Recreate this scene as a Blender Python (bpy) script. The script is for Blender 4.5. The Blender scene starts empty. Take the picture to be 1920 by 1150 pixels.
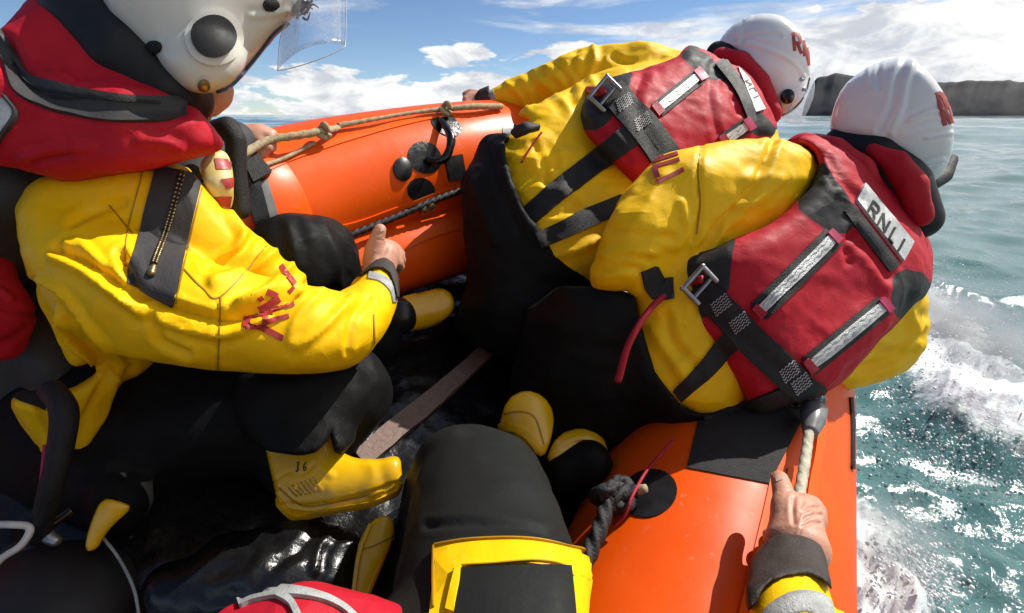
import bpy, math, random
import numpy as np
from mathutils import Vector
from mathutils.bvhtree import BVHTree

random.seed(7); rng = np.random.default_rng(7)
scene = bpy.context.scene
COL = scene.collection

# ------------------------------------------------------------------ camera, sky, sun, exposure
FPX = 900.0                      # focal length in photo pixels (1920 wide)
CX, CY = 960.0, 575.0
TH = math.atan(0.40)             # camera looks this far below the horizon
CAMZ = 1.30
CAM = np.array([0.0, 0.0, CAMZ])
RIGHT = np.array([1.0, 0.0, 0.0])
UP = np.array([0.0, math.sin(TH), math.cos(TH)])
FWD = np.array([0.0, math.cos(TH), -math.sin(TH)])

cam_data = bpy.data.cameras.new('camera')
cam_data.sensor_fit = 'HORIZONTAL'
cam_data.sensor_width = 36.0
cam_data.lens = 36.0 * FPX / 1920.0
cam_data.clip_start = 0.02
cam_data.clip_end = 20000
cam = bpy.data.objects.new('camera', cam_data)
COL.objects.link(cam)
cam.location = CAM
cam.rotation_euler = (math.pi / 2 - TH, 0, 0)
scene.camera = cam

SUN_DIR = Vector((0.58, 0.33, 0.745)).normalized()     # towards the sun
sun_el = math.asin(SUN_DIR.z)
sun_az = math.atan2(SUN_DIR.x, SUN_DIR.y)             # clockwise from +Y

world = bpy.data.worlds.new('World'); scene.world = world
world.use_nodes = True
wn, wl = world.node_tree.nodes, world.node_tree.links
wn.clear()
def N(tree_nodes, t, **kw):
    n = tree_nodes.new(t)
    for k, v in kw.items():
        setattr(n, k, v)
    return n
w_out = N(wn, 'ShaderNodeOutputWorld')
w_bg = N(wn, 'ShaderNodeBackground'); w_bg.inputs[1].default_value = 0.092
sky = N(wn, 'ShaderNodeTexSky', sky_type='NISHITA')
sky.sun_disc = False; sky.sun_elevation = sun_el; sky.sun_rotation = sun_az
sky.air_density = 1.0; sky.dust_density = 0.0; sky.ozone_density = 4.0; sky.altitude = 2600
geo = N(wn, 'ShaderNodeTexCoord')
def wmath(op, a, b=None, clamp=False):
    m = N(wn, 'ShaderNodeMath', operation=op); m.use_clamp = clamp
    for i, v in enumerate((a, b)):
        if v is None: continue
        if isinstance(v, (int, float)): m.inputs[i].default_value = v
        else: wl.new(v, m.inputs[i])
    return m.outputs[0]
def wramp(v, stops):
    r = N(wn, 'ShaderNodeMapRange'); r.interpolation_type = 'SMOOTHSTEP'
    wl.new(v, r.inputs[0]); r.inputs[1].default_value = stops[0]; r.inputs[2].default_value = stops[1]
    return r.outputs[0]
def wnoise(scale, zs, detail=6, rough=0.55, dist=0.0, off=(0, 0, 0)):
    mp = N(wn, 'ShaderNodeMapping'); mp.inputs['Scale'].default_value = (1, 1, zs); mp.inputs['Location'].default_value = off
    wl.new(geo.outputs['Generated'], mp.inputs['Vector'])
    nz = N(wn, 'ShaderNodeTexNoise'); nz.inputs['Scale'].default_value = scale
    nz.inputs['Detail'].default_value = detail; nz.inputs['Roughness'].default_value = rough
    nz.inputs['Distortion'].default_value = dist
    wl.new(mp.outputs[0], nz.inputs['Vector'])
    return nz.outputs['Fac']
sep = N(wn, 'ShaderNodeSeparateXYZ'); wl.new(geo.outputs['Generated'], sep.inputs[0])
elev = sep.outputs[2]; azx = sep.outputs[0]
# low cumulus: a lumpy top edge between 1 and 8 degrees, higher towards the east side
cum_n = wnoise(4.6, 3.2, 8, 0.56, 0.1, (3.1, 1.2, 0.0))
cum_top = wmath('MULTIPLY_ADD', azx, 0.085); wn[-1].inputs[2].default_value = 0.056
hgt = wmath('ADD', wmath('MULTIPLY', wmath('SUBTRACT', cum_n, 0.44), 0.42), cum_top)
cum = wramp(wmath('SUBTRACT', hgt, elev), (-0.004, 0.012))
# high thin cloud
wisp = wnoise(2.6, 7.0, 7, 0.6, 0.5, (0.3, 4.0, 1.0))
wisp = wmath('ADD', wisp, wmath('MULTIPLY', azx, 0.27))
wisp = wmath('MULTIPLY', wramp(wisp, (0.47, 0.70)), 0.95)
cover = wmath('MAXIMUM', wmath('MULTIPLY', cum, 1.0), wisp, True)
# light and shade inside the clouds
shade_n = wnoise(9.0, 2.6, 8, 0.6, 0.3, (9.0, 2.0, 0.35))
mixc = N(wn, 'ShaderNodeMix', data_type='RGBA')
mixc.inputs[6].default_value = (5.6, 5.9, 6.5, 1); mixc.inputs[7].default_value = (9.3, 9.3, 9.2, 1)
wl.new(wramp(shade_n, (0.36, 0.56)), mixc.inputs[0])
mix = N(wn, 'ShaderNodeMix', data_type='RGBA')
wl.new(cover, mix.inputs[0]); wl.new(sky.outputs[0], mix.inputs[6]); wl.new(mixc.outputs[2], mix.inputs[7])
wl.new(mix.outputs[2], w_bg.inputs[0]); wl.new(w_bg.outputs[0], w_out.inputs[0])

sun_data = bpy.data.lights.new('sun', 'SUN'); sun_data.energy = 5.0; sun_data.angle = math.radians(0.5)
sun_data.color = (1.0, 0.96, 0.88)
sun = bpy.data.objects.new('sun', sun_data); COL.objects.link(sun)
sun.rotation_euler = SUN_DIR.to_track_quat('Z', 'Y').to_euler()
sun.location = (0, 0, 20)

vs = scene.view_settings
vs.view_transform = 'Standard'; vs.look = 'None'; vs.exposure = 0.28; vs.gamma = 1.0
vs.use_curve_mapping = False
scene.cycles.max_bounces = 6; scene.cycles.transparent_max_bounces = 12
scene.cycles.use_denoising = True

# ------------------------------------------------------------------ helpers: space
def U(px, py, d):
    """photo pixel + depth along the lens axis -> camera-space metres (right, up, depth)"""
    return np.array([(px - CX) / FPX * d, (CY - py) / FPX * d, d], dtype=np.float64)
def c2w(P):
    P = np.asarray(P, dtype=np.float64)
    return CAM + P[..., 0:1] * RIGHT + P[..., 1:2] * UP + P[..., 2:3] * FWD
def w2c(Wp):
    q = np.asarray(Wp) - CAM
    return np.stack([q @ RIGHT, q @ UP, q @ FWD], -1)
def proj(P):
    d = np.maximum(P[..., 2], 1e-3)
    return CX + FPX * P[..., 0] / d, CY - FPX * P[..., 1] / d
def catmull(pts, n):
    pts = np.asarray(pts, dtype=np.float64)
    if len(pts) == 2:
        t = np.linspace(0, 1, n)[:, None]; return pts[0] * (1 - t) + pts[1] * t
    p = np.vstack([2 * pts[0] - pts[1], pts, 2 * pts[-1] - pts[-2]])
    seg = len(pts) - 1
    u = np.linspace(0, seg, n); i = np.minimum(u.astype(int), seg - 1); t = (u - i)[:, None]
    p0, p1, p2, p3 = p[i], p[i + 1], p[i + 2], p[i + 3]
    return 0.5 * (2 * p1 + (p2 - p0) * t + (2 * p0 - 5 * p1 + 4 * p2 - p3) * t ** 2 + (3 * p1 - p0 - 3 * p2 + p3) * t ** 3)
def chaikin(poly, it=1):
    p = np.asarray(poly, dtype=np.float64)
    for _ in range(it):
        q = np.roll(p, -1, 0)
        p = np.stack([p * .75 + q * .25, p * .25 + q * .75], 1).reshape(-1, 2)
    return p
def sd_poly(x, y, poly):
    """signed distance (pixels, negative inside) to a polygon"""
    P = np.asarray(poly, dtype=np.float64)
    d2 = np.full(x.shape, 1e18); inside = np.zeros(x.shape, bool)
    for a, b in zip(P, np.roll(P, -1, 0)):
        ex, ey = b - a; wx, wy = x - a[0], y - a[1]
        t = np.clip((wx * ex + wy * ey) / (ex * ex + ey * ey + 1e-12), 0, 1)
        d2 = np.minimum(d2, (wx - ex * t) ** 2 + (wy - ey * t) ** 2)
        c = (a[1] > y) != (b[1] > y)
        with np.errstate(divide='ignore', invalid='ignore'):
            xi = a[0] + (y - a[1]) * ex / (ey if abs(ey) > 1e-9 else 1e-9)
        inside ^= c & (x < xi)
    return np.where(inside, -1, 1) * np.sqrt(d2)
def d_line(x, y, line):
    P = np.asarray(line, dtype=np.float64); d2 = np.full(x.shape, 1e18)
    for a, b in zip(P[:-1], P[1:]):
        ex, ey = b - a; wx, wy = x - a[0], y - a[1]
        t = np.clip((wx * ex + wy * ey) / (ex * ex + ey * ey + 1e-12), 0, 1)
        d2 = np.minimum(d2, (wx - ex * t) ** 2 + (wy - ey * t) ** 2)
    return np.sqrt(d2)
_lat = rng.random((32, 32, 32)).astype(np.float64) * 2 - 1
def vnoise(P):
    P = np.asarray(P); i = np.floor(P).astype(int); f = P - i; f = f * f * (3 - 2 * f)
    r = 0
    for dx in (0, 1):
        for dy in (0, 1):
            for dz in (0, 1):
                w = (f[..., 0] if dx else 1 - f[..., 0]) * (f[..., 1] if dy else 1 - f[..., 1]) * (f[..., 2] if dz else 1 - f[..., 2])
                r = r + w * _lat[(i[..., 0] + dx) & 31, (i[..., 1] + dy) & 31, (i[..., 2] + dz) & 31]
    return r
def fbm(P, o=4, g=0.5):
    r = 0; a = 1
    for k in range(o):
        r = r + a * vnoise(P * 2 ** k + 7.3 * k); a *= g
    return r
def smin(a, b, k):
    h = np.maximum(k - np.abs(a - b), 0) / k
    return np.minimum(a, b) - h * h * k * 0.25
def smax(a, b, k): return -smin(-a, -b, k)

# ------------------------------------------------------------------ helpers: objects
def link(name, verts, faces, mat, parent=None, smooth=True):
    me = bpy.data.meshes.new(name)
    verts = np.asarray(verts, dtype=np.float64)
    me.from_pydata(verts.tolist(), [], faces if isinstance(faces, list) else faces.tolist())
    me.materials.append(mat)
    if smooth:
        me.polygons.foreach_set('use_smooth', np.ones(len(me.polygons), bool))
    me.update()
    o = bpy.data.objects.new(name, me); COL.objects.link(o)
    if parent is not None: o.parent = parent
    return o
def tag(o, label=None, cat=None, group=None, kind=None):
    for k, v in (('label', label), ('category', cat), ('group', group), ('kind', kind)):
        if v: o[k] = v
    return o
def thing(name, label, cat, loc):
    o = bpy.data.objects.new(name, None); COL.objects.link(o)
    o.empty_display_size = 0.1
    tag(o, label, cat)
    o['_loc'] = [float(v) for v in loc]
    return o
def settle():
    """move every Empty to its thing's base and keep the parts where they stand"""
    bpy.context.view_layer.update()
    for e in [q for q in COL.objects if q.type == 'EMPTY' and q.parent is None]:
        L = Vector(e['_loc']); del e['_loc']
        e.location = L
        for ch in e.children:
            ch.location = ch.location - L
def bvh_of(o):
    me = o.data
    v = [tuple(x.co) for x in me.vertices]; p = [tuple(f.vertices) for f in me.polygons]
    return BVHTree.FromPolygons(v, p)

# ------------------------------------------------------------------ soft bodies: distance field -> mesh
def surface(chains, poly=None, h=0.006, k=0.03, inflate=0.0, polyk=0.03, cut=None):
    """chains: list of polylines [(px,py,depth,radius)...] or ('e', centre, axes, radii) ellipsoids"""
    prim = []; lo = np.full(3, 1e9); hi = -lo
    for c in chains:
        if isinstance(c, tuple) and c[0] == 'e':
            _, cen, ax, rad = c
            R = max(rad) + inflate; lo = np.minimum(lo, cen - R); hi = np.maximum(hi, cen + R)
            prim.append(c)
        else:
            pts = [(U(*q[:3]), q[3]) if len(q) == 4 else (np.array(q[1:4], dtype=float), q[4]) for q in c]
            for P, r in pts:
                lo = np.minimum(lo, P - r - inflate); hi = np.maximum(hi, P + r + inflate)
            prim.append(pts)
    lo = lo - 4 * h; hi = hi + 4 * h
    n = np.ceil((hi - lo) / h).astype(int) + 1
    ax = [lo[i] + h * np.arange(n[i]) for i in range(3)]
    D = np.full(n, 0.2, dtype=np.float32)
    def sub(pl, ph):
        s = []
        for i in range(3):
            a = max(int((pl[i] - lo[i]) / h), 0); b = min(int((ph[i] - lo[i]) / h) + 2, n[i]); s.append(slice(a, b))
        return tuple(s)
    for c in prim:
        if isinstance(c, tuple):
            _, cen, axs, rad = c
            R = max(rad) + inflate + 0.06; s = sub(cen - R, cen + R)
            X, Y, Z = np.meshgrid(ax[0][s[0]] - cen[0], ax[1][s[1]] - cen[1], ax[2][s[2]] - cen[2], indexing='ij')
            q = [X * a[0] + Y * a[1] + Z * a[2] for a in axs]
            k0 = np.sqrt(sum((qi / (r + inflate)) ** 2 for qi, r in zip(q, rad)))
            k1 = np.sqrt(sum((qi / (r + inflate) ** 2) ** 2 for qi, r in zip(q, rad))) + 1e-9
            D[s] = smin(D[s], (k0 * (k0 - 1) / k1).astype(np.float32), k)
        else:
            M = 0.07 + inflate
            pl = np.min([P - r for P, r in c], 0) - M; ph = np.max([P + r for P, r in c], 0) + M
            s = sub(pl, ph)
            X, Y, Z = np.meshgrid(ax[0][s[0]].astype(np.float32), ax[1][s[1]].astype(np.float32), ax[2][s[2]].astype(np.float32), indexing='ij')
            best = np.full(X.shape, 0.2, np.float32)
            segs = list(zip(c[:-1], c[1:])) or [(c[0], c[0])]
            for (a, ra), (b, rb) in segs:
                e = b - a; L = float(e @ e) + 1e-9
                x, y, z = X - np.float32(a[0]), Y - np.float32(a[1]), Z - np.float32(a[2])
                t = np.clip((x * np.float32(e[0]) + y * np.float32(e[1]) + z * np.float32(e[2])) / np.float32(L), 0, 1)
                dd = np.sqrt((x - t * np.float32(e[0])) ** 2 + (y - t * np.float32(e[1])) ** 2 + (z - t * np.float32(e[2])) ** 2) - (np.float32(ra) + t * np.float32(rb - ra)) - np.float32(inflate)
                best = np.minimum(best, dd)
            D[s] = smin(D[s], best, k)
    if poly is not None:
        m = np.nonzero(D < 0.05)
        P = np.stack([ax[0][m[0]], ax[1][m[1]], ax[2][m[2]]], -1)
        x, y = proj(P)
        polys = poly if isinstance(poly, tuple) else (poly,)
        for pg in polys:
            sd = sd_poly(x, y, pg) * P[:, 2] / FPX
            D[m] = smax(D[m], np.clip(sd, -0.3, 0.3).astype(np.float32), polyk)
    if cut is not None:
        m = np.nonzero(D < 0.05)
        P = np.stack([ax[0][m[0]], ax[1][m[1]], ax[2][m[2]]], -1)
        D[m] = smax(D[m], cut(P).astype(np.float32), polyk)
    # surface nets
    S = D; neg = S < 0
    cnt = sum(neg[dx:n[0] - 1 + dx, dy:n[1] - 1 + dy, dz:n[2] - 1 + dz].astype(np.int8) for dx in (0, 1) for dy in (0, 1) for dz in (0, 1))
    I, J, K = np.nonzero((cnt > 0) & (cnt < 8))
    idx = np.full((n[0] - 1, n[1] - 1, n[2] - 1), -1, np.int64); idx[I, J, K] = np.arange(len(I))
    acc = np.zeros((len(I), 3)); num = np.zeros(len(I))
    cs = [(a, b, c) for a in (0, 1) for b in (0, 1) for c in (0, 1)]
    for p in cs:
        for axx in range(3):
            if p[axx] == 1: continue
            q = list(p); q[axx] = 1
            a = S[I + p[0], J + p[1], K + p[2]]; b = S[I + q[0], J + q[1], K + q[2]]
            x = (a < 0) != (b < 0); t = np.where(x, a / np.where(x, a - b, 1), 0)
            pos = np.array(p, dtype=np.float64)[None, :].repeat(len(I), 0); pos[:, axx] += t
            acc += pos * x[:, None]; num += x
    V = lo + h * (np.stack([I, J, K], -1) + acc / num[:, None])
    F = []
    for axx in range(3):
        o1, o2 = [i for i in range(3) if i != axx]
        sl = [slice(None)] * 3; sl[axx] = slice(0, n[axx] - 1); sl[o1] = slice(1, n[o1] - 1); sl[o2] = slice(1, n[o2] - 1)
        sh = list(sl); sh[axx] = slice(1, n[axx])
        a = neg[tuple(sl)]; b = neg[tuple(sh)]
        e = np.nonzero(a != b)
        base = [e[0].copy(), e[1].copy(), e[2].copy()]; base[o1] += 1; base[o2] += 1
        def cell(u, v):
            c = [base[0], base[1], base[2]]; c = [q.copy() for q in c]; c[o1] -= u; c[o2] -= v
            return idx[c[0], c[1], c[2]]
        qd = np.stack([cell(1, 1), cell(0, 1), cell(0, 0), cell(1, 0)], -1)
        fl = a[e]
        if axx == 1: fl = ~fl
        qd[fl] = qd[fl][:, ::-1]
        F.append(qd)
    F = np.vstack(F); F = F[(F >= 0).all(1)]
    return V, F
def vnormals(V, F):
    a = V[F[:, 2]] - V[F[:, 0]]; b = V[F[:, 3]] - V[F[:, 1]]
    fn = np.cross(a, b)
    Nn = np.zeros_like(V)
    for i in range(4): np.add.at(Nn, F[:, i], fn)
    return Nn / (np.linalg.norm(Nn, axis=1, keepdims=True) + 1e-12)
def relax(V, F, it, lam=0.5):
    e = np.vstack([F[:, [0, 1]], F[:, [1, 2]], F[:, [2, 3]], F[:, [3, 0]]])
    e = np.vstack([e, e[:, ::-1]])
    deg = np.bincount(e[:, 0], minlength=len(V))[:, None]
    for _ in range(it):
        s = np.zeros_like(V)
        for c in range(3): s[:, c] = np.bincount(e[:, 0], V[e[:, 1], c], minlength=len(V))
        V = V + lam * (s / np.maximum(deg, 1) - V)
    return V
def soft(name, chains, mat, parent, poly=None, h=0.006, k=0.03, inflate=0.0, polyk=0.03, creases=(), folds=None,
         regions=None, it=2, cut=None, sharp=1.35, largest=False):
    """folds: (amplitude, scale vector, ridge) list in camera space; creases: (pixel line, width px, depth m)"""
    V, F = surface(chains, poly, h, k, inflate, polyk, cut)
    if largest:
        lab_ = np.arange(len(V))
        while True:
            m_ = lab_[F].min(1); new = lab_.copy()
            for c in range(4): np.minimum.at(new, F[:, c], m_)
            new = new[new]
            if (new == lab_).all(): break
            lab_ = new
        keep = lab_ == np.bincount(lab_).argmax()
        ren = np.cumsum(keep) - 1; F = ren[F[keep[F].all(1)]]; V = V[keep]
    V = relax(V, F, it)
    Wd = c2w(V)
    # orientation: make normals point outwards
    nrm = vnormals(Wd, F)
    cen = Wd.mean(0)
    if ((Wd - cen) * nrm).sum() < 0:
        F = F[:, ::-1]; nrm = -nrm
    disp = np.zeros(len(V))
    if folds:
        for amp, sc, ridge in folds:
            Q = V * np.asarray(sc)
            Q = Q + 0.35 * np.stack([vnoise(Q * 0.6 + 3), vnoise(Q * 0.6 + 11), vnoise(Q * 0.6 + 19)], -1)
            nz = fbm(Q, 3, 0.5)
            if ridge: nz = 0.55 - np.abs(nz) * 1.6
            disp += amp * nz
    x, y = proj(V)
    view = Wd - CAM; view /= np.linalg.norm(view, axis=1, keepdims=True)
    front = np.clip(-(view * nrm).sum(1) * 4 + 0.4, 0, 1)
    for line, w, dep in creases:
        ln = catmull(line, max(6, 5 * len(line)))
        dd = d_line(x, y, ln)
        t0 = np.exp(-(dd / w) ** sharp) - 0.3 * np.exp(-((dd - 2.1 * w) / w) ** 2)
        disp += dep * t0 * front
    Wd = Wd + nrm * disp[:, None]
    o = link(name, Wd, F, mat, parent)
    if regions:
        for an, pg in regions.items():
            at = o.data.attributes.new(an, 'FLOAT', 'POINT')
            pgs = pg if isinstance(pg, tuple) else (pg,)
            val = np.full(len(V), 1e3)
            for p in pgs: val = np.minimum(val, sd_poly(x, y, p))
            at.data.foreach_set('value', np.clip(val, -60, 60).astype(np.float32))
    return o

# ------------------------------------------------------------------ things laid on a surface
def cast(bvhs, px, py):
    d = FWD + (px - CX) / FPX * RIGHT + (CY - py) / FPX * UP
    d = Vector(d / np.linalg.norm(d)); best = None
    for b in bvhs:
        hit = b.ray_cast(Vector(CAM), d, 30.0)
        if hit[0] is not None and (best is None or hit[3] < best[3]): best = hit
    return best
def patch(name, G, bvhs, mat, parent, lift=0.004, base=0.003, smooth_u=0, puff=0.0, closed=False):
    """G: (n,m,2) grid of pixels laid on the first surface seen; gets thickness"""
    n, m = G.shape[:2]
    P = np.full((n, m, 3), np.nan); Q = np.zeros((n, m, 3))
    for i in range(n):
        for j in range(m):
            hit = cast(bvhs, *G[i, j])
            if hit:
                P[i, j] = hit[0]
                nn = np.array(hit[1])
                if nn @ (np.array(hit[0]) - CAM) > 0: nn = -nn
                Q[i, j] = nn
    ok = ~np.isnan(P[..., 0])
    if not ok.any(): return None
    if not ok.all():
        gi, gj = np.nonzero(ok)
        for i, j in zip(*np.nonzero(~ok)):
            k = np.argmin((gi - i) ** 2 * 4 + (gj - j) ** 2)
            a = (gi[k], gj[k])
            P[i, j] = P[a] - Q[a] * 0.001 + 0.002 * FWD; Q[i, j] = Q[a]
    # even out
    def sm(A, it):
        for _ in range(it):
            B = A.copy()
            if n > 2: B[1:-1] = (A[:-2] + A[1:-1] * 2 + A[2:]) / 4
            A = B.copy()
            if m > 2: A[:, 1:-1] = (B[:, :-2] + B[:, 1:-1] * 2 + B[:, 2:]) / 4
        return A
    Q = sm(Q, 3); Q /= np.linalg.norm(Q, axis=-1, keepdims=True) + 1e-9
    if smooth_u:
        Pc = w2c(P); dep = Pc[..., 2]
        dm = dep.copy()
        for _ in range(smooth_u):
            dm[1:-1] = (dm[:-2] + dm[1:-1] + dm[2:]) / 3
        dm = np.minimum(dm, dep)
        for i in range(n):
            for j in range(m):
                if ok[i, j]: P[i, j] = c2w(U(G[i, j, 0], G[i, j, 1], dm[i, j]))
    lf = np.full((n, m), lift)
    if puff:
        u = np.linspace(0, 1, n)[:, None]; v = np.linspace(0, 1, m)[None, :]
        lf = lf + puff * (np.clip(np.minimum(np.minimum(u, 1 - u) * n, np.minimum(v, 1 - v) * m) / 2.0, 0, 1)) ** 0.5
    T = P + Q * lf[..., None]; B = P - Q * base
    V = np.vstack([T.reshape(-1, 3), B.reshape(-1, 3)]); o = n * m
    idn = np.arange(n * m).reshape(n, m)
    F = []
    for i in range(n - 1):
        for j in range(m - 1):
            F.append((idn[i, j], idn[i + 1, j], idn[i + 1, j + 1], idn[i, j + 1]))
    rim = list(idn[:, 0]) + list(idn[-1, 1:]) + list(idn[-2::-1, -1]) + list(idn[0, -2:0:-1])
    R2 = rim + [rim[0]]
    nr = len(rim); o2 = len(V)
    V = np.vstack([V, T.reshape(-1, 3)[rim]])
    for k in range(nr):
        a, b = k, (k + 1) % nr
        F.append((o2 + b, o2 + a, rim[a] + o, rim[b] + o))
    F = [tuple(int(q) for q in f) for f in F]
    ob = link(name, V, F, mat, parent)
    # outward
    me = ob.data
    f0 = me.polygons[0]; 
    if f0.normal.dot(Vector(Q[0, 0])) < 0: me.flip_normals()
    return ob
def ribbon_grid(line, w, n=None, m=4):
    L = np.asarray(line, dtype=np.float64)
    ln = np.linalg.norm(np.diff(L, axis=0), axis=1).sum()
    n = n or max(4, int(ln / 7))
    C = catmull(L, n)
    T = np.gradient(C, axis=0); T /= np.linalg.norm(T, axis=1, keepdims=True) + 1e-9
    S = np.stack([-T[:, 1], T[:, 0]], -1)
    ws = np.interp(np.linspace(0, 1, n), np.linspace(0, 1, len(w)), w) if hasattr(w, '__len__') else np.full(n, w)
    v = np.linspace(-.5, .5, m)
    return C[:, None, :] + S[:, None, :] * (ws[:, None] * v[None, :])[..., None]
def quad_grid(c, n=8, m=8):
    c = np.asarray(c, dtype=np.float64)
    u = np.linspace(0, 1, n)[:, None, None]; v = np.linspace(0, 1, m)[None, :, None]
    return (c[0] * (1 - u) + c[1] * u) * (1 - v) + (c[3] * (1 - u) + c[2] * u) * v
def ribbon(name, line, w, bvhs, mat, parent, lift=0.003, n=None, m=4, **kw):
    return patch(name, ribbon_grid(line, w, n, m), bvhs, mat, parent, lift, **kw)
def disc(name, cen, ra, rb, rot, bvhs, mat, parent, lift=0.004, rings=5, seg=28, dome=0.0, skirt=0.004):
    """elliptic pad laid on a surface"""
    c, s = math.cos(rot), math.sin(rot)
    V = []; Nn = []
    def at(x, y):
        hit = cast(bvhs, x, y)
        if hit is None: return None
        nn = np.array(hit[1]); p = np.array(hit[0])
        if nn @ (p - CAM) > 0: nn = -nn
        return p, nn
    c0 = at(*cen)
    if c0 is None: return None
    pts = [(0, 0)] + [((r / rings) * math.cos(2 * math.pi * k / seg), (r / rings) * math.sin(2 * math.pi * k / seg)) for r in range(1, rings + 1) for k in range(seg)]
    for a, b in pts:
        x = cen[0] + ra * a * c - rb * b * s; y = cen[1] + ra * a * s + rb * b * c
        h = at(x, y) or (c2w(U(x, y, w2c(c0[0])[2] + 0.002)), c0[1])
        q = math.hypot(a, b)
        V.append(h[0] + h[1] * (lift + dome * (1 - q * q))); Nn.append(h[1])
    F = []
    for k in range(seg): F.append((0, 1 + k, 1 + (k + 1) % seg))
    for r in range(rings - 1):
        for k in range(seg):
            a = 1 + r * seg + k; b = 1 + r * seg + (k + 1) % seg
            F.append((a, a + seg, b + seg, b))
    o = len(V); last = 1 + (rings - 1) * seg
    for k in range(seg): V.append(V[last + k] - Nn[last + k] * (lift + skirt))
    for k in range(seg): V.append(V[last + k])
    for k in range(seg):
        a = o + seg + k; b = o + seg + (k + 1) % seg
        F.append((a, o + k, o + (k + 1) % seg, b))
    ob = link(name, V, [tuple(f) for f in F], mat, parent)
    if ob.data.polygons[0].normal.dot(Vector(c0[1])) < 0: ob.data.flip_normals()
    return ob
LET = {'R': [[(0, 1), (0, 0), (.62, 0), (.82, .12), (.82, .38), (.62, .5), (0, .5)], [(.42, .5), (.85, 1)]],
       'N': [[(0, 1), (0, 0)], [(0, 0), (.85, 1)], [(.85, 1), (.85, 0)]],
       'L': [[(0, 0), (0, 1), (.75, 1)]], 'I': [[(0, 0), (0, 1)]],
       'J': [[(.1, 0), (.8, 0)], [(.5, 0), (.5, .85), (.25, 1), (.0, .85)]],
       '6': [[(.6, 0), (.15, .4), (.1, .8), (.35, 1), (.65, .85), (.6, .6), (.15, .62)]],
       'B': [[(0, 0), (0, 1), (.6, 1), (.8, .85), (.75, .58), (0, .5)], [(.6, .5), (.75, .3), (.6, 0), (0, 0)]]}
def letter(ch, quad, w, bvhs, mat, parent, lift=0.0010, name='letter'):
    """quad: top-left, top-right, bottom-right, bottom-left pixels of the letter's box"""
    q = np.asarray(quad, dtype=np.float64)
    for st in LET[ch]:
        pl = []
        for a, b in zip(st[:-1], st[1:]):
            for t in np.linspace(0, 1, 5)[:-1]: pl.append((a[0] + (b[0] - a[0]) * t, a[1] + (b[1] - a[1]) * t))
        pl.append(st[-1])
        L = [(q[0] * (1 - u) + q[1] * u) * (1 - v) + (q[3] * (1 - u) + q[2] * u) * v for u, v in pl]
        L = np.array(L)
        C = L; T = np.gradient(C, axis=0); T /= np.linalg.norm(T, axis=1, keepdims=True) + 1e-9
        S = np.stack([-T[:, 1], T[:, 0]], -1)
        G = C[:, None, :] + S[:, None, :] * (w * np.linspace(-.5, .5, 4))[None, :, None]
        patch(name, G, bvhs, mat, parent, lift, base=0.001)
def tube(name, pts, r, mat, parent, n=80, seg=16, lobes=0, twist=0.0, lobe_amp=0.22, cam_space=True, caps=True):
    P = np.asarray(pts, dtype=np.float64)
    C = catmull(P, n); rr = np.interp(np.linspace(0, 1, n), np.linspace(0, 1, len(r)), r) if hasattr(r, '__len__') else np.full(n, r)
    if cam_space: C = c2w(C)
    T = np.gradient(C, axis=0); T /= np.linalg.norm(T, axis=1, keepdims=True) + 1e-9
    nn = np.cross(T[0], [0.13, 0.2, 1]); nn /= np.linalg.norm(nn)
    s = np.concatenate([[0], np.cumsum(np.linalg.norm(np.diff(C, axis=0), axis=1))])
    V = []
    for i in range(n):
        nn = nn - T[i] * (nn @ T[i]); nn /= np.linalg.norm(nn); bb = np.cross(T[i], nn)
        for k in range(seg):
            a = 2 * math.pi * k / seg
            rad = rr[i]
            if lobes: rad *= 1 - lobe_amp + lobe_amp * abs(math.cos(0.5 * lobes * a + twist * s[i])) * 1.4
            V.append(C[i] + rad * (math.cos(a) * nn + math.sin(a) * bb))
    F = []
    for i in range(n - 1):
        for k in range(seg):
            F.append((i * seg + k, i * seg + (k + 1) % seg, (i + 1) * seg + (k + 1) % seg, (i + 1) * seg + k))
    if caps:
        F.append(tuple(range(seg))[::-1]); F.append(tuple((n - 1) * seg + k for k in range(seg)))
    return link(name, V, F, mat, parent)

# ------------------------------------------------------------------ materials
def mat_base(name):
    m = bpy.data.materials.new(name); m.use_nodes = True
    nt = m.node_tree; b = nt.nodes['Principled BSDF']
    return m, nt, nt.nodes, nt.links, b
def mth(nt, op, a, b=None, c=None):
    m = nt.nodes.new('ShaderNodeMath'); m.operation = op
    for i, v in enumerate((a, b, c)):
        if v is None: continue
        if isinstance(v, (int, float)): m.inputs[i].default_value = v
        else: nt.links.new(v, m.inputs[i])
    return m.outputs[0]
def noise(nt, scale, detail=4, rough=0.55, vec=None, dist=0.0):
    n = nt.nodes.new('ShaderNodeTexNoise')
    n.inputs['Scale'].default_value = scale; n.inputs['Detail'].default_value = detail
    n.inputs['Roughness'].default_value = rough; n.inputs['Distortion'].default_value = dist
    if vec is None:
        g = nt.nodes.new('ShaderNodeNewGeometry'); vec = g.outputs['Position']
    nt.links.new(vec, n.inputs['Vector'])
    return n.outputs['Fac']
def mrange(nt, v, a, b, c=0.0, d=1.0):
    r = nt.nodes.new('ShaderNodeMapRange'); nt.links.new(v, r.inputs[0])
    r.inputs[1].default_value = a; r.inputs[2].default_value = b; r.inputs[3].default_value = c; r.inputs[4].default_value = d
    return r.outputs[0]
def mixc_(nt, f, a, b):
    m = nt.nodes.new('ShaderNodeMix'); m.data_type = 'RGBA'
    if isinstance(f, (int, float)): m.inputs[0].default_value = f
    else: nt.links.new(f, m.inputs[0])
    for i, v in ((6, a), (7, b)):
        if isinstance(v, tuple): m.inputs[i].default_value = (*v[:3], 1)
        else: nt.links.new(v, m.inputs[i])
    return m.outputs[2]
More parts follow.
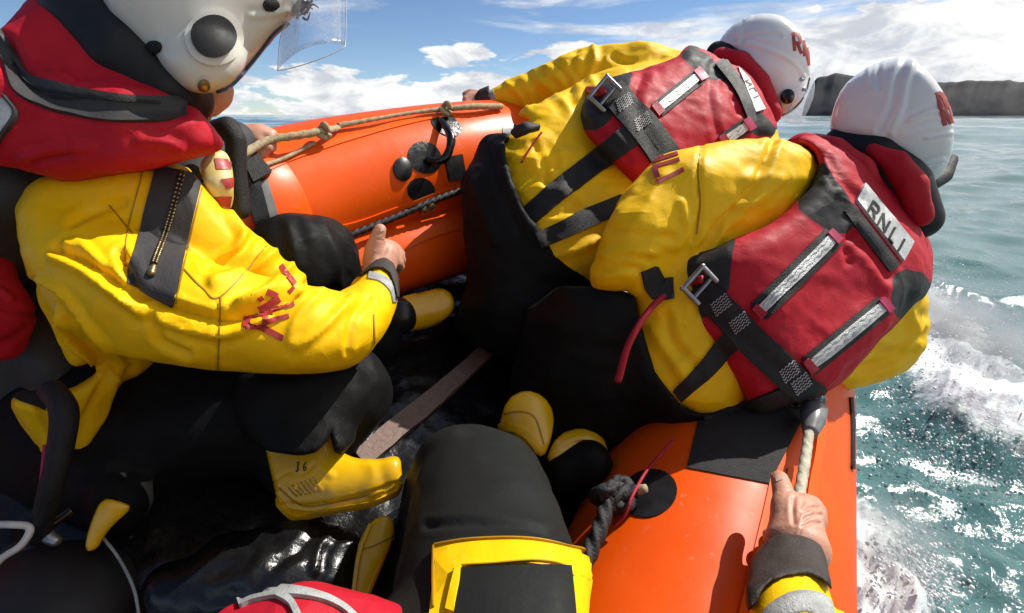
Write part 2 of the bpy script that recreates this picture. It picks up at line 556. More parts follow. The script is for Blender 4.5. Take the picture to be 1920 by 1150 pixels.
def cloth(name, col, rough=0.5, col2=None, regions=(), bump=0.25, bscale=260, crinkle=0.5, cscale=26, spec=0.4, dirt=0.25, coat=0.0, wet=0.0, facet=0.0, fscale=9.0):
    """coated fabric: weave, small crinkles, wear; regions are (attribute, colour) panels of other cloth"""
    m, nt, nd, lk, b = mat_base(name)
    col2 = col2 or tuple(c * 0.72 for c in col)
    big = noise(nt, 9.0, 5, 0.6)
    c = mixc_(nt, mrange(nt, big, 0.38, 0.75, 0.0, dirt * 2), col, col2)
    for an, rc in regions:
        a = nd.new('ShaderNodeAttribute'); a.attribute_name = an
        f = mrange(nt, a.outputs['Fac'], -0.8, 0.8, 1.0, 0.0)
        c = mixc_(nt, f, c, rc)
    lk.new(c, b.inputs['Base Color'])
    fine = noise(nt, bscale, 3, 0.6); cr = noise(nt, cscale, 6, 0.62, dist=0.8)
    ridge = mth(nt, 'ABSOLUTE', mth(nt, 'SUBTRACT', cr, 0.5))
    h = mth(nt, 'ADD', mth(nt, 'MULTIPLY', fine, bump * 0.10), mth(nt, 'MULTIPLY', ridge, -crinkle))
    if facet:
        g = nd.new('ShaderNodeNewGeometry'); wn_ = nd.new('ShaderNodeTexNoise'); wn_.inputs['Scale'].default_value = 5.0; wn_.inputs['Detail'].default_value = 3
        lk.new(g.outputs['Position'], wn_.inputs['Vector'])
        sc_ = nd.new('ShaderNodeVectorMath'); sc_.operation = 'MULTIPLY_ADD'; lk.new(wn_.outputs['Color'], sc_.inputs[0]); sc_.inputs[1].default_value = (0.22, 0.22, 0.22); lk.new(g.outputs['Position'], sc_.inputs[2])
        vo = nd.new('ShaderNodeTexVoronoi'); vo.feature = 'F1'; vo.inputs['Scale'].default_value = fscale
        lk.new(sc_.outputs[0], vo.inputs['Vector'])
        vmask = mrange(nt, noise(nt, 4.0, 2, 0.5), 0.42, 0.62)
        vo2 = nd.new('ShaderNodeTexVoronoi'); vo2.feature = 'F1'; vo2.inputs['Scale'].default_value = fscale * 2.7
        lk.new(sc_.outputs[0], vo2.inputs['Vector'])
        vmask2 = mrange(nt, noise(nt, 7.0, 2, 0.5), 0.48, 0.66)
        h = mth(nt, 'ADD', h, mth(nt, 'MULTIPLY', mth(nt, 'MULTIPLY', vo.outputs['Distance'], vmask), facet))
        h = mth(nt, 'ADD', h, mth(nt, 'MULTIPLY', mth(nt, 'MULTIPLY', vo2.outputs['Distance'], vmask2), facet * 0.30))
    bp = nd.new('ShaderNodeBump'); bp.inputs['Strength'].default_value = 0.8; bp.inputs['Distance'].default_value = 0.012
    lk.new(h, bp.inputs['Height']); lk.new(bp.outputs[0], b.inputs['Normal'])
    rn = noise(nt, 30, 5, 0.65)
    lk.new(mrange(nt, rn, 0.3, 0.7, rough - 0.10 - wet, rough + 0.12), b.inputs['Roughness'])
    b.inputs['Specular IOR Level'].default_value = spec
    if coat:
        b.inputs['Coat Weight'].default_value = coat; b.inputs['Coat Roughness'].default_value = 0.25
    return m
def plain(name, col, rough=0.4, spec=0.5, metal=0.0, var=0.15, vscale=20, bump=0.0, bscale=60, coat=0.0, sss=0.0, col2=None):
    m, nt, nd, lk, b = mat_base(name)
    nz = noise(nt, vscale, 6, 0.62)
    c = mixc_(nt, mrange(nt, nz, 0.35, 0.7), col, col2 or tuple(x * (1 - var * 2) for x in col))
    lk.new(c, b.inputs['Base Color'])
    lk.new(mrange(nt, noise(nt, vscale * 2.3, 5, 0.6), 0.3, 0.7, max(rough - 0.08, 0.03), rough + 0.1), b.inputs['Roughness'])
    b.inputs['Specular IOR Level'].default_value = spec; b.inputs['Metallic'].default_value = metal
    b.inputs['Coat Weight'].default_value = coat; b.inputs['Coat Roughness'].default_value = 0.15
    if sss:
        b.inputs['Subsurface Weight'].default_value = sss; b.inputs['Subsurface Radius'].default_value = (0.012, 0.004, 0.002)
        b.inputs['Subsurface Scale'].default_value = 0.6
    if bump:
        bp = nd.new('ShaderNodeBump'); bp.inputs['Strength'].default_value = bump; bp.inputs['Distance'].default_value = 0.004
        lk.new(noise(nt, bscale, 5, 0.6), bp.inputs['Height']); lk.new(bp.outputs[0], b.inputs['Normal'])
    return m
YEL = (0.88, 0.52, 0.002); YEL2 = (0.80, 0.43, 0.0015)
RED = (0.45, 0.010, 0.024); BLK = (0.012, 0.012, 0.014); GRY = (0.035, 0.035, 0.037)
M = {}
M['yellow'] = cloth('yellow_coated_cloth', YEL, 0.52, YEL2, bump=0.25, crinkle=0.16, cscale=13, spec=0.20, dirt=0.22, facet=1.5)
M['trouser'] = cloth('black_drysuit_cloth', (0.0065, 0.0067, 0.007), 0.6, (0.010, 0.010, 0.0095), bump=0.3, crinkle=0.25, cscale=16, spec=0.12, facet=0.9)
M['knee'] = cloth('charcoal_knee_cloth', (0.015, 0.016, 0.0155), 0.62, (0.010, 0.011, 0.0105), bump=0.3, crinkle=0.12, cscale=14, spec=0.12, facet=0.35)
M['red'] = cloth('red_nylon', RED, 0.6, (0.33, 0.008, 0.016), bump=0.35, crinkle=0.16, cscale=17, spec=0.18, facet=0.6, fscale=15)
M['redblk'] = cloth('red_nylon_with_black_panels', RED, 0.6, (0.33, 0.008, 0.016), regions=(('black_panel', (0.028, 0.027, 0.028)),), bump=0.35, crinkle=0.16, cscale=17, spec=0.18, facet=0.6, fscale=15)
M['web'] = plain('black_webbing', (0.014, 0.014, 0.015), 0.6, 0.35, var=0.2, vscale=60, bump=0.5, bscale=420)
M['panel'] = cloth('grey_black_panel_cloth', (0.04, 0.039, 0.04), 0.6, (0.028, 0.027, 0.028), crinkle=0.3, spec=0.3)
M['neoprene'] = plain('black_neoprene', (0.016, 0.016, 0.017), 0.55, 0.3, var=0.2)
M['cuff'] = plain('dark_brown_neoprene_cuff', (0.045, 0.036, 0.03), 0.6, 0.3, var=0.2, bump=0.4, bscale=300)
M['refl'] = plain('silver_reflective_tape', (0.62, 0.63, 0.62), 0.38, 0.5, 0.25, 0.18, 90, 0.5, 500)
M['reflw'] = plain('pale_reflective_tape', (0.42, 0.43, 0.42), 0.42, 0.4, 0.1, 0.2, 60, 0.4, 500)
M['pink'] = plain('magenta_tab', (0.50, 0.015, 0.10), 0.55)
M['redweb'] = plain('red_webbing', (0.42, 0.012, 0.03), 0.55, 0.35, var=0.15, bump=0.4, bscale=400)
M['print'] = plain('red_print', (0.44, 0.040, 0.035), 0.5, var=0.2, vscale=60)
M['helmet'] = plain('white_helmet_shell', (0.80, 0.80, 0.79), 0.22, 0.5, var=0.05, vscale=8, coat=0.35)
M['helmetg'] = plain('worn_white_helmet_shell', (0.66, 0.64, 0.58), 0.32, 0.5, var=0.06, vscale=10, coat=0.15)
M['black'] = plain('black_rubber', (0.012, 0.012, 0.013), 0.38, 0.5, var=0.2)
M['gloss'] = plain('black_gloss_plastic', (0.010, 0.010, 0.011), 0.16, 0.5, var=0.2, coat=0.4)
M['wetrub'] = plain('wet_black_rubber', (0.008, 0.008, 0.009), 0.26, 0.4, var=0.3, vscale=30, bump=0.5, bscale=60, coat=0.15)
M['orange'] = plain('orange_coated_fabric', (0.86, 0.105, 0.003), 0.36, 0.28, var=0.06, vscale=5, bump=0.06, bscale=12, col2=(0.78, 0.078, 0.002))
def weathered(m, dark=(0.10, 0.02, 0.008), amt=0.55):
    # scuffs, black rub marks and dried salt on a coated surface
    nt = m.node_tree; b = nt.nodes['Principled BSDF']; src = b.inputs['Base Color'].links[0].from_socket
    g = nt.nodes.new('ShaderNodeNewGeometry'); mp = nt.nodes.new('ShaderNodeMapping'); mp.inputs['Scale'].default_value = (1.0, 2.6, 1.6); mp.inputs['Rotation'].default_value = (0.4, 0.3, 0.9)
    nt.links.new(g.outputs['Position'], mp.inputs['Vector'])
    s1 = mth(nt, 'MULTIPLY', mrange(nt, noise(nt, 26, 5, 0.75, mp.outputs[0], 1.2), 0.64, 0.72), mrange(nt, noise(nt, 3.2, 3, 0.5), 0.50, 0.64))
    c = mixc_(nt, mth(nt, 'MULTIPLY', s1, amt), src, dark)
    s2 = mth(nt, 'MULTIPLY', mrange(nt, noise(nt, 60, 4, 0.7), 0.60, 0.78), mrange(nt, noise(nt, 2.3, 3, 0.5), 0.46, 0.62))
    c = mixc_(nt, mth(nt, 'MULTIPLY', s2, 0.22), c, (0.75, 0.62, 0.5))
    nt.links.new(c, b.inputs['Base Color'])
M['orange2'] = plain('orange_seam_tape', (0.82, 0.112, 0.005), 0.40, 0.25, var=0.05, vscale=8)
M['boot'] = plain('yellow_rubber_boot', (0.80, 0.45, 0.004), 0.28, 0.5, var=0.06, vscale=14, coat=0.25)
M['rope'] = plain('beige_rope', (0.50, 0.40, 0.25), 0.7, 0.2, var=0.25, vscale=90, bump=0.6, bscale=300)
M['ropew'] = plain('pale_rope', (0.60, 0.56, 0.42), 0.6, 0.25, var=0.2, vscale=60, bump=0.5, bscale=300)
M['ropeb'] = plain('black_rope', (0.03, 0.03, 0.033), 0.55, 0.35, var=0.3, vscale=120, bump=0.5, bscale=350)
M['skin'] = plain('skin', (0.56, 0.30, 0.21), 0.45, 0.4, var=0.1, vscale=40, bump=0.25, bscale=240, sss=0.15, col2=(0.50, 0.23, 0.16))
M['strap'] = plain('brown_grey_webbing', (0.30, 0.215, 0.185), 0.75, 0.2, var=0.2, vscale=150, bump=0.5, bscale=500)
M['stitch'] = plain('pale_stitching', (0.55, 0.55, 0.55), 0.6)
M['seam'] = plain('dark_yellow_seam', (0.42, 0.22, 0.004), 0.55)
M['brass'] = plain('tarnished_brass', (0.35, 0.27, 0.13), 0.38, 0.5, 0.8, 0.25, 120)
M['steel'] = plain('grey_steel', (0.35, 0.36, 0.38), 0.35, 0.5, 0.8, 0.2, 60)
M['greyring'] = plain('grey_coated_fabric', (0.20, 0.20, 0.20), 0.3, 0.5, var=0.25, vscale=25, coat=0.2)
M['greypad'] = plain('shadow_darkened_grip_pad', (0.016, 0.016, 0.018), 0.6, 0.4, var=0.25, vscale=40, bump=0.7, bscale=500)  # dark pad, base lowered further to stand in for the leaning crew's shadow
M['tuft'] = plain('brown_frayed_tape', (0.16, 0.085, 0.03), 0.8, 0.2, var=0.3, vscale=120)
M['blue'] = plain('dark_blue_edge', (0.02, 0.022, 0.06), 0.4)
M['whitepl'] = plain('white_plastic', (0.62, 0.61, 0.57), 0.35)
M['whistle'] = plain('worn_yellow_white_patch', (0.62, 0.55, 0.28), 0.5, var=0.15, vscale=35, col2=(0.55, 0.42, 0.06))
weathered(M['orange']); weathered(M['yellow'], (0.28, 0.14, 0.02), 0.45); weathered(M['boot'], (0.16, 0.09, 0.02), 0.5); weathered(M['helmetg'], (0.25, 0.23, 0.2), 0.5); weathered(M['helmet'], (0.4, 0.39, 0.38), 0.4)
def clear_plastic(name, tint=(0.96, 0.97, 0.99)):
    m, nt, nd, lk, b = mat_base(name); nd.remove(b)
    out = [q for q in nd if q.type == 'OUTPUT_MATERIAL'][0]
    tr = nd.new('ShaderNodeBsdfTransparent'); tr.inputs[0].default_value = (*tint, 1)
    gl = nd.new('ShaderNodeBsdfGlossy'); gl.inputs['Roughness'].default_value = 0.08
    fr = nd.new('ShaderNodeFresnel'); fr.inputs[0].default_value = 1.45
    sm = nd.new('ShaderNodeBsdfDiffuse'); sm.inputs[0].default_value = (0.75, 0.77, 0.8, 1)
    sc = mrange(nt, noise(nt, 60, 6, 0.7, dist=1.5), 0.45, 0.75, 0.06, 0.26)
    m1 = nd.new('ShaderNodeMixShader'); lk.new(mth(nt, 'MULTIPLY', fr.outputs[0], 0.35), m1.inputs[0]); lk.new(tr.outputs[0], m1.inputs[1]); lk.new(gl.outputs[0], m1.inputs[2])
    m2 = nd.new('ShaderNodeMixShader'); lk.new(sc, m2.inputs[0]); lk.new(m1.outputs[0], m2.inputs[1]); lk.new(sm.outputs[0], m2.inputs[2])
    lk.new(m2.outputs[0], out.inputs[0])
    return m
M['visor'] = clear_plastic('clear_visor')
def sheet(name, corners, mat, parent, n=14, m=14, bulge=0.0, thick=0.0008, round_=0.0):
    """curved thin plate from 4 camera-space corners"""
    c = [np.asarray(q, dtype=np.float64) for q in corners]
    u = np.linspace(0, 1, n); v = np.linspace(0, 1, m)
    V = np.zeros((n, m, 3))
    for i, a in enumerate(u):
        for j, b in enumerate(v):
            V[i, j] = (c[0] * (1 - a) + c[1] * a) * (1 - b) + (c[3] * (1 - a) + c[2] * a) * b
    nn = np.cross(c[1] - c[0], c[3] - c[0]); nn /= np.linalg.norm(nn)
    uu = (1 - (2 * u[:, None] - 1) ** 2) * np.ones((1, m))
    V = V + nn * bulge * uu[..., None]
    T = c2w(V); B = c2w(V + nn * thick)
    idn = np.arange(n * m).reshape(n, m); F = []
    o = n * m
    for i in range(n - 1):
        for j in range(m - 1):
            q = (idn[i, j], idn[i + 1, j], idn[i + 1, j + 1], idn[i, j + 1]); F.append(q); F.append(tuple(x + o for x in q[::-1]))
    rim = list(idn[:, 0]) + list(idn[-1, 1:]) + list(idn[-2::-1, -1]) + list(idn[0, -2:0:-1]); R2 = rim + [rim[0]]
    for a, b in zip(R2[:-1], R2[1:]): F.append((b, a, a + o, b + o))
    return link(name, np.vstack([T.reshape(-1, 3), B.reshape(-1, 3)]), [tuple(int(x) for x in f) for f in F], mat, parent)
# ================================================================== the sea and the headland
SEA_Z = 0.10
def sea_px(x, y, z):
    """photo pixels of world points on the sea (for laying out the wake)"""
    P = w2c(np.stack([x, y, z], -1)); return proj(P) + (P[..., 2],)
def build_sea():
    az = np.concatenate([np.linspace(-180, -62, 60, endpoint=False), np.linspace(-62, 8, 170, endpoint=False),
                         np.linspace(8, 60, 560, endpoint=False), np.linspace(60, 180, 70)])
    az = np.radians(az)
    rad = np.concatenate([[0.4], 0.4 * np.cumprod(np.full(640, 1.0132))])
    rad = np.concatenate([rad, rad[-1] * np.cumprod(np.full(22, 1.18))])
    A, Rr = np.meshgrid(az, rad, indexing='ij')
    X = np.sin(A) * Rr; Y = np.cos(A) * Rr
    Z = np.zeros_like(X)
    r2 = np.random.default_rng(3)
    main = math.radians(205)
    dX = np.zeros_like(X); dY = np.zeros_like(X)
    for i in range(70):
        lam = 0.10 * (9.0 / 0.10) ** r2.random()
        th = main + r2.normal(0, 0.75); kx, ky = math.sin(th), math.cos(th)
        k = 2 * math.pi / lam
        amp = 0.0048 * lam ** 0.75 * (0.4 + r2.random())
        ph = r2.random() * 6.28
        fade = np.clip((lam / (Rr * 0.0132 * 2.5) - 0.6), 0, 1)
        arg = k * (kx * X + ky * Y) + ph
        Z += amp * np.cos(arg) * fade
        dX -= amp * 0.9 * kx * np.sin(arg) * fade; dY -= amp * 0.9 * ky * np.sin(arg) * fade
    for lam, amp, th in ((14, 0.10, 200), (23, 0.16, 215), (40, 0.2, 190)):
        k = 2 * math.pi / lam; t = math.radians(th)
        Z += amp * np.cos(k * (math.sin(t) * X + math.cos(t) * Y) + 1.0) * np.clip((Rr - 2.5) / 10, 0, 1) * np.clip(60 * lam / Rr, 0, 1)
    x, y, d = sea_px(X, Y, np.zeros_like(X) + SEA_Z)
    x = np.where(d > 0.05, x, -5000); y = np.where(d > 0.05, y, 5000)
    z1 = [(1560, 470), (1690, 500), (1790, 560), (1900, 690), (2050, 850), (2100, 1010), (1900, 930), (1760, 880), (1700, 830), (1670, 760), (1560, 700)]
    z2 = [(1560, 930), (1640, 960), (1700, 1020), (1750, 1100), (1790, 1180), (1800, 1400), (1500, 1400)]
    s1 = -sd_poly(x, y, z1); s2 = -sd_poly(x, y, z2)
    zone = np.maximum(np.clip(s1 / 90 + 0.25, 0, 1), np.clip(s2 / 90 + 0.25, 0, 1))
    zone[(d < 0.05)] = 0
    Q = np.stack([X * 5.0, Y * 5.0, np.zeros_like(X)], -1)
    Z += zone * (0.065 * fbm(Q, 5, 0.57) + 0.05)
    V = np.stack([X + dX, Y + dY, Z + SEA_Z], -1)
    na, nr = X.shape
    idn = np.arange(na * nr).reshape(na, nr)
    F = np.stack([idn[:-1, :-1], idn[:-1, 1:], idn[1:, 1:], idn[1:, :-1]], -1).reshape(-1, 4)[:, ::-1]
    m, nt, nd, lk, b = mat_base('sea_water')
    g = nd.new('ShaderNodeNewGeometry'); pos = g.outputs['Position']
    deep = mixc_(nt, mrange(nt, noise(nt, 0.9, 4, 0.6, pos), 0.35, 0.7), (0.056, 0.138, 0.144), (0.088, 0.178, 0.178))
    a = nd.new('ShaderNodeAttribute'); a.attribute_name = 'foam_zone'
    zf = a.outputs['Fac']
    n1 = noise(nt, 5.5, 9, 0.68, pos, 0.6); n2 = noise(nt, 34, 6, 0.7, pos, 0.3)
    nn = mth(nt, 'ADD', mth(nt, 'MULTIPLY', n1, 0.68), mth(nt, 'MULTIPLY', n2, 0.32))
    thr = mth(nt, 'MULTIPLY_ADD', zf, -0.50, 0.76)
    f1 = mrange(nt, mth(nt, 'SUBTRACT', nn, thr), -0.03, 0.16)
    # thin lace foam left on the water
    vor = nd.new('ShaderNodeTexVoronoi'); vor.feature = 'DISTANCE_TO_EDGE'; vor.inputs['Scale'].default_value = 7.0
    wv = nd.new('ShaderNodeVectorMath'); wv.operation = 'ADD'
    nzc = nd.new('ShaderNodeTexNoise'); nzc.inputs['Scale'].default_value = 4.0; nzc.inputs['Detail'].default_value = 5
    lk.new(pos, nzc.inputs['Vector']); lk.new(pos, wv.inputs[0]); lk.new(nzc.outputs['Color'], wv.inputs[1]); lk.new(wv.outputs[0], vor.inputs['Vector'])
    lace = mrange(nt, vor.outputs['Distance'], 0.0, 0.055, 1.0, 0.0)
    lz = mrange(nt, mth(nt, 'ADD', noise(nt, 0.8, 4, 0.6, pos), mth(nt, 'MULTIPLY', zf, 0.3)), 0.52, 0.75)
    lace = mth(nt, 'MULTIPLY', mth(nt, 'MULTIPLY', lace, lz), mth(nt, 'MULTIPLY', n2, 0.55))
    f = mth(nt, 'MINIMUM', mth(nt, 'ADD', f1, lace), 1.0)
    c = mixc_(nt, f, deep, (0.80, 0.83, 0.84))
    lk.new(c, b.inputs['Base Color'])
    lk.new(mrange(nt, f, 0, 1, 0.07, 0.6), b.inputs['Roughness'])
    b.inputs['IOR'].default_value = 1.33
    bp = nd.new('ShaderNodeBump'); bp.inputs['Strength'].default_value = 0.28; bp.inputs['Distance'].default_value = 0.03
    hh = mth(nt, 'ADD', mth(nt, 'MULTIPLY', noise(nt, 16, 6, 0.6, pos, 0.4), 0.7), mth(nt, 'MULTIPLY', mth(nt, 'MULTIPLY', n2, f), 1.2))
    lk.new(hh, bp.inputs['Height']); lk.new(bp.outputs[0], b.inputs['Normal'])
    o = link('sea', V.reshape(-1, 3), F, m)
    at = o.data.attributes.new('foam_zone', 'FLOAT', 'POINT'); at.data.foreach_set('value', zone.reshape(-1).astype(np.float32))
    tag(o, 'choppy teal sea with white wake foam beside the boat', 'sea', kind='structure')
    return o
sea = build_sea()

def build_headland():
    # a long dark headland about 700 m off: cliff face, broken top, gullies
    n, m = 420, 26
    azs = np.linspace(math.radians(29.3), math.radians(78), n)
    V = np.zeros((n, m, 3))
    t = np.linspace(0, 1, n)
    for j in range(m):
        v = j / (m - 1)
        q = np.stack([azs * 60, np.full(n, v * 3.0), np.zeros(n)], -1)
        top = 33 + 12 * np.exp(-((t - 0.055) / 0.05) ** 2) + 3.0 * fbm(np.stack([azs * 14, azs * 0, azs * 0 + 2], -1), 4) + 1.0 * fbm(np.stack([azs * 90, azs * 0, azs * 0 + 5], -1), 3)
        top = top * np.clip(t / 0.012 + 0.1, 0, 1) ** .5
        z = np.minimum(v / 0.62, 1) ** 0.85 * top + np.clip(v - 0.62, 0, 1) * 8
        r = 640 + 50 * np.minimum(v / 0.62, 1) + np.clip(v - 0.62, 0, 1) * 900 + 1.6 * fbm(q * np.array([.5, 1, 1]), 5, 0.55)
        V[:, j] = np.stack([np.sin(azs) * r, np.cos(azs) * r, z - 1.5], -1)
    idn = np.arange(n * m).reshape(n, m)
    F = np.stack([idn[:-1, :-1], idn[1:, :-1], idn[1:, 1:], idn[:-1, 1:]], -1).reshape(-1, 4)
    mt, nt, nd, lk, b = mat_base('dark_cliff_rock')
    g = nd.new('ShaderNodeNewGeometry')
    c = mixc_(nt, mrange(nt, noise(nt, 0.06, 8, 0.7, g.outputs['Position']), 0.35, 0.68), (0.034, 0.034, 0.037), (0.040, 0.039, 0.042))
    lk.new(c, b.inputs['Base Color']); b.inputs['Roughness'].default_value = 0.9
    o = link('headland', V.reshape(-1, 3), F, mt)
    tag(o, 'long dark rocky headland across the bay', 'headland', kind='structure')
build_headland()

def build_spray():
    r2 = np.random.default_rng(11)
    ico = []
    g = (1 + 5 ** .5) / 2
    iv = np.array([(-1, g, 0), (1, g, 0), (-1, -g, 0), (1, -g, 0), (0, -1, g), (0, 1, g), (0, -1, -g), (0, 1, -g), (g, 0, -1), (g, 0, 1), (-g, 0, -1), (-g, 0, 1)]) / math.sqrt(1 + g * g)
    iF = np.array([(0, 11, 5), (0, 5, 1), (0, 1, 7), (0, 7, 10), (0, 10, 11), (1, 5, 9), (5, 11, 4), (11, 10, 2), (10, 7, 6), (7, 1, 8), (3, 9, 4), (3, 4, 2), (3, 2, 6), (3, 6, 8), (3, 8, 9), (4, 9, 5), (2, 4, 11), (6, 2, 10), (8, 6, 7), (9, 8, 1)])
    P = []; S = []
    def sea_at(px, py):
        d = FWD + (px - CX) / FPX * RIGHT + (CY - py) / FPX * UP
        t = (SEA_Z - CAMZ) / d[2]; return CAM + d * t
    streams = [((1680, 760), (1860, 640), 7500, 0.34, 150), ((1720, 860), (1940, 820), 6000, 0.22, 110), ((1640, 1060), (1720, 1140), 3600, 0.14, 60), ((1640, 560), (1780, 560), 2500, 0.3, 70), ((1640, 900), (1900, 1050), 1500, .05, 160)]
    for a, b, n, hh, spread in streams:
        for _ in range(n):
            t = r2.random(); px = a[0] + (b[0] - a[0]) * t + r2.normal(0, spread * .6); py = a[1] + (b[1] - a[1]) * t + r2.normal(0, spread * .5)
            if py < 330 or px < 1620: continue
            p = sea_at(px, py)
            p = p + np.array([0, 0, abs(r2.normal(0, hh * 0.35))])
            P.append(p); S.append(0.0009 + 0.0036 * r2.random() ** 5)
    P = np.array(P); S = np.array(S)
    st = 1 + 1.2 * r2.random((len(P), 1, 1)) * np.array([0.3, 1, 0.2])
    V = (P[:, None, :] + iv[None] * S[:, None, None] * st).reshape(-1, 3)
    F = (iF[None] + 12 * np.arange(len(P))[:, None, None]).reshape(-1, 3)
    m = plain('white_spray', (0.85, 0.87, 0.88), 0.3, 0.5, var=0.02)
    o = link('spray', V, F, m)
    tag(o, 'white spray droplets thrown up from the wake', 'spray', kind='stuff')
build_spray()
def build_mist():
    # fine airborne spray hanging over the wake
    def sp(px, py, up):
        d = FWD + (px - CX) / FPX * RIGHT + (CY - py) / FPX * UP
        t = (SEA_Z - CAMZ) / d[2]; P = CAM + d * t + np.array([0, 0, up]); return tuple(w2c(P))
    m = bpy.data.materials.new('spray_mist'); m.use_nodes = True
    nt = m.node_tree; nd = nt.nodes; nd.remove(nd['Principled BSDF']); out = [q for q in nd if q.type == 'OUTPUT_MATERIAL'][0]
    v = nd.new('ShaderNodeVolumePrincipled'); v.inputs['Color'].default_value = (0.97, 0.98, 1.0, 1)
    tc = nd.new('ShaderNodeTexCoord'); ln = nd.new('ShaderNodeVectorMath'); ln.operation = 'LENGTH'; nt.links.new(tc.outputs['Object'], ln.inputs[0])
    fall = mrange(nt, ln.outputs['Value'], 0.15, 0.95, 1.0, 0.0)
    nt.links.new(mth(nt, 'MULTIPLY', mth(nt, 'MULTIPLY', fall, fall), mrange(nt, noise(nt, 8.0, 4, 0.6), 0.36, 0.70, 0.0, 15.0)), v.inputs['Density'])
    nt.links.new(v.outputs[0], out.inputs['Volume'])
    n1, n2 = 24, 14
    V = [(math.sin(math.pi * b / n2) * math.cos(2 * math.pi * a / n1), math.sin(math.pi * b / n2) * math.sin(2 * math.pi * a / n1), math.cos(math.pi * b / n2)) for b in range(1, n2) for a in range(n1)] + [(0, 0, 1), (0, 0, -1)]
    F = [(b * n1 + a, (b + 1) * n1 + a, (b + 1) * n1 + (a + 1) % n1, b * n1 + (a + 1) % n1) for b in range(n2 - 2) for a in range(n1)]
    F += [(len(V) - 2, a, (a + 1) % n1) for a in range(n1)] + [(len(V) - 1, (n2 - 2) * n1 + (a + 1) % n1, (n2 - 2) * n1 + a) for a in range(n1)]
    for (ax, ay), (bx, by), wid, hgt, lab_ in (((1640, 560), (2010, 840), .42, .34, 'fine white mist of spray hanging over the wake foam'), ((1600, 980), (1760, 1180), .16, .16, 'thin mist of spray low beside the orange tube')):
        A = c2w(np.array(sp(ax, ay, .10))); B = c2w(np.array(sp(bx, by, .10)))
        o = link('spray_mist', V, F, m); o.location = (A + B) / 2
        o.scale = (np.linalg.norm(B - A) * .62, wid, hgt); o.rotation_euler = (0, 0, math.atan2(B[1] - A[1], B[0] - A[0]))
        tag(o, lab_, 'spray', kind='stuff')
build_mist()

# ================================================================== the inflatable boat
boat = thing('inflatable_boat', 'orange inflatable lifeboat with black patches and grab lines', 'boat', (0.0, 0.9, 0.10))
star = [(-.17, -1.14, .10), (.08, -.80, .50), (.312, -.543, .85), (.600, -.222, 1.25), (.88, .10, 1.65)]
bow = [(.98, .36, 2.02), (.72, .50, 2.30)]
port = [tuple(U(1130, 285, 2.08)), tuple(U(1000, 290, 1.78)), tuple(U(860, 308, 1.55)), tuple(U(650, 353, 1.33)), tuple(U(510, 396, 1.20)), tuple(U(420, 424, 1.12)), (-.98, .04, 1.04), (-1.40, -.22, .66), (-1.75, -.6, .2)]
rad = [.245] * 3 + [.24, .225] + [.21, .20] + [.185] * 9
side_tube = tube('side_tube', star + bow + port, rad, M['orange'], boat, n=260, seg=72)
lower_pts = [tuple(U(1130, 420, 1.98)), tuple(U(1000, 425, 1.68)), tuple(U(870, 447, 1.48)), tuple(U(640, 512, 1.26)), (-.70, -.02, 1.10), (-1.10, -.24, .80)]
lower = tube('lower_tube', lower_pts, 0.105, M['orange'], boat, n=110, seg=40)
tb = [bvh_of(side_tube), bvh_of(lower)]
# floor (bow up, heeled to starboard)
def floor_Y(X, d): return -.396 + (-.316) * (X + .348) + .777 * (d - .87)
def build_floor():
    nd_, nx = 200, 150
    ds = np.linspace(-.2, 2.0, nd_)
    xp = np.interp(ds, [-.2, .71, 1.12, 1.35, 1.55, 2.0], [-1.5, -.96, -.72, -.62, -.50, .10])
    xs = np.interp(ds, [-.2, .10, .85, 1.25, 1.65, 2.0], [-.30, -.14, .354, .64, .90, .93])
    V = []
    for i in range(nd_):
        for t in np.linspace(0, 1, nx):
            X = xp[i] + (xs[i] - xp[i]) * t; V.append((X, floor_Y(X, ds[i]), ds[i]))
    V = np.array(V)
    q = V * np.array([9, 9, 9.]); bump = 0.012 * fbm(q, 4, .55)
    V[:, 1] += bump
    idn = np.arange(nd_ * nx).reshape(nd_, nx)
    F = np.stack([idn[:-1, :-1], idn[:-1, 1:], idn[1:, 1:], idn[1:, :-1]], -1).reshape(-1, 4)[:, ::-1]
    return link('floor', c2w(V), F, M['wetrub'], boat)
floor = build_floor()
# hull skin under the floor, down to the water
def build_hull():
    ds = np.linspace(-.2, 2.05, 40); V = []
    xp = np.interp(ds, [-.2, .71, 1.12, 1.35, 1.55, 2.05], [-1.45, -.95, -.66, -.45, -.16, .42])
    xs = np.interp(ds, [-.2, .10, .85, 1.25, 1.65, 2.05], [-.28, -.12, .36, .63, .88, .90])
    for i, d in enumerate(ds):
        for t in np.linspace(0, 1, 12):
            X = xp[i] + (xs[i] - xp[i]) * t
            V.append((X, floor_Y(X, d) - 0.06 - 0.20 * (1 - abs(2 * t - 1)) , d))
    idn = np.arange(40 * 12).reshape(40, 12)
    F = np.stack([idn[:-1, :-1], idn[:-1, 1:], idn[1:, 1:], idn[1:, :-1]], -1).reshape(-1, 4)
    return link('hull', c2w(np.array(V)), F, M['greyring'], boat)
build_hull()
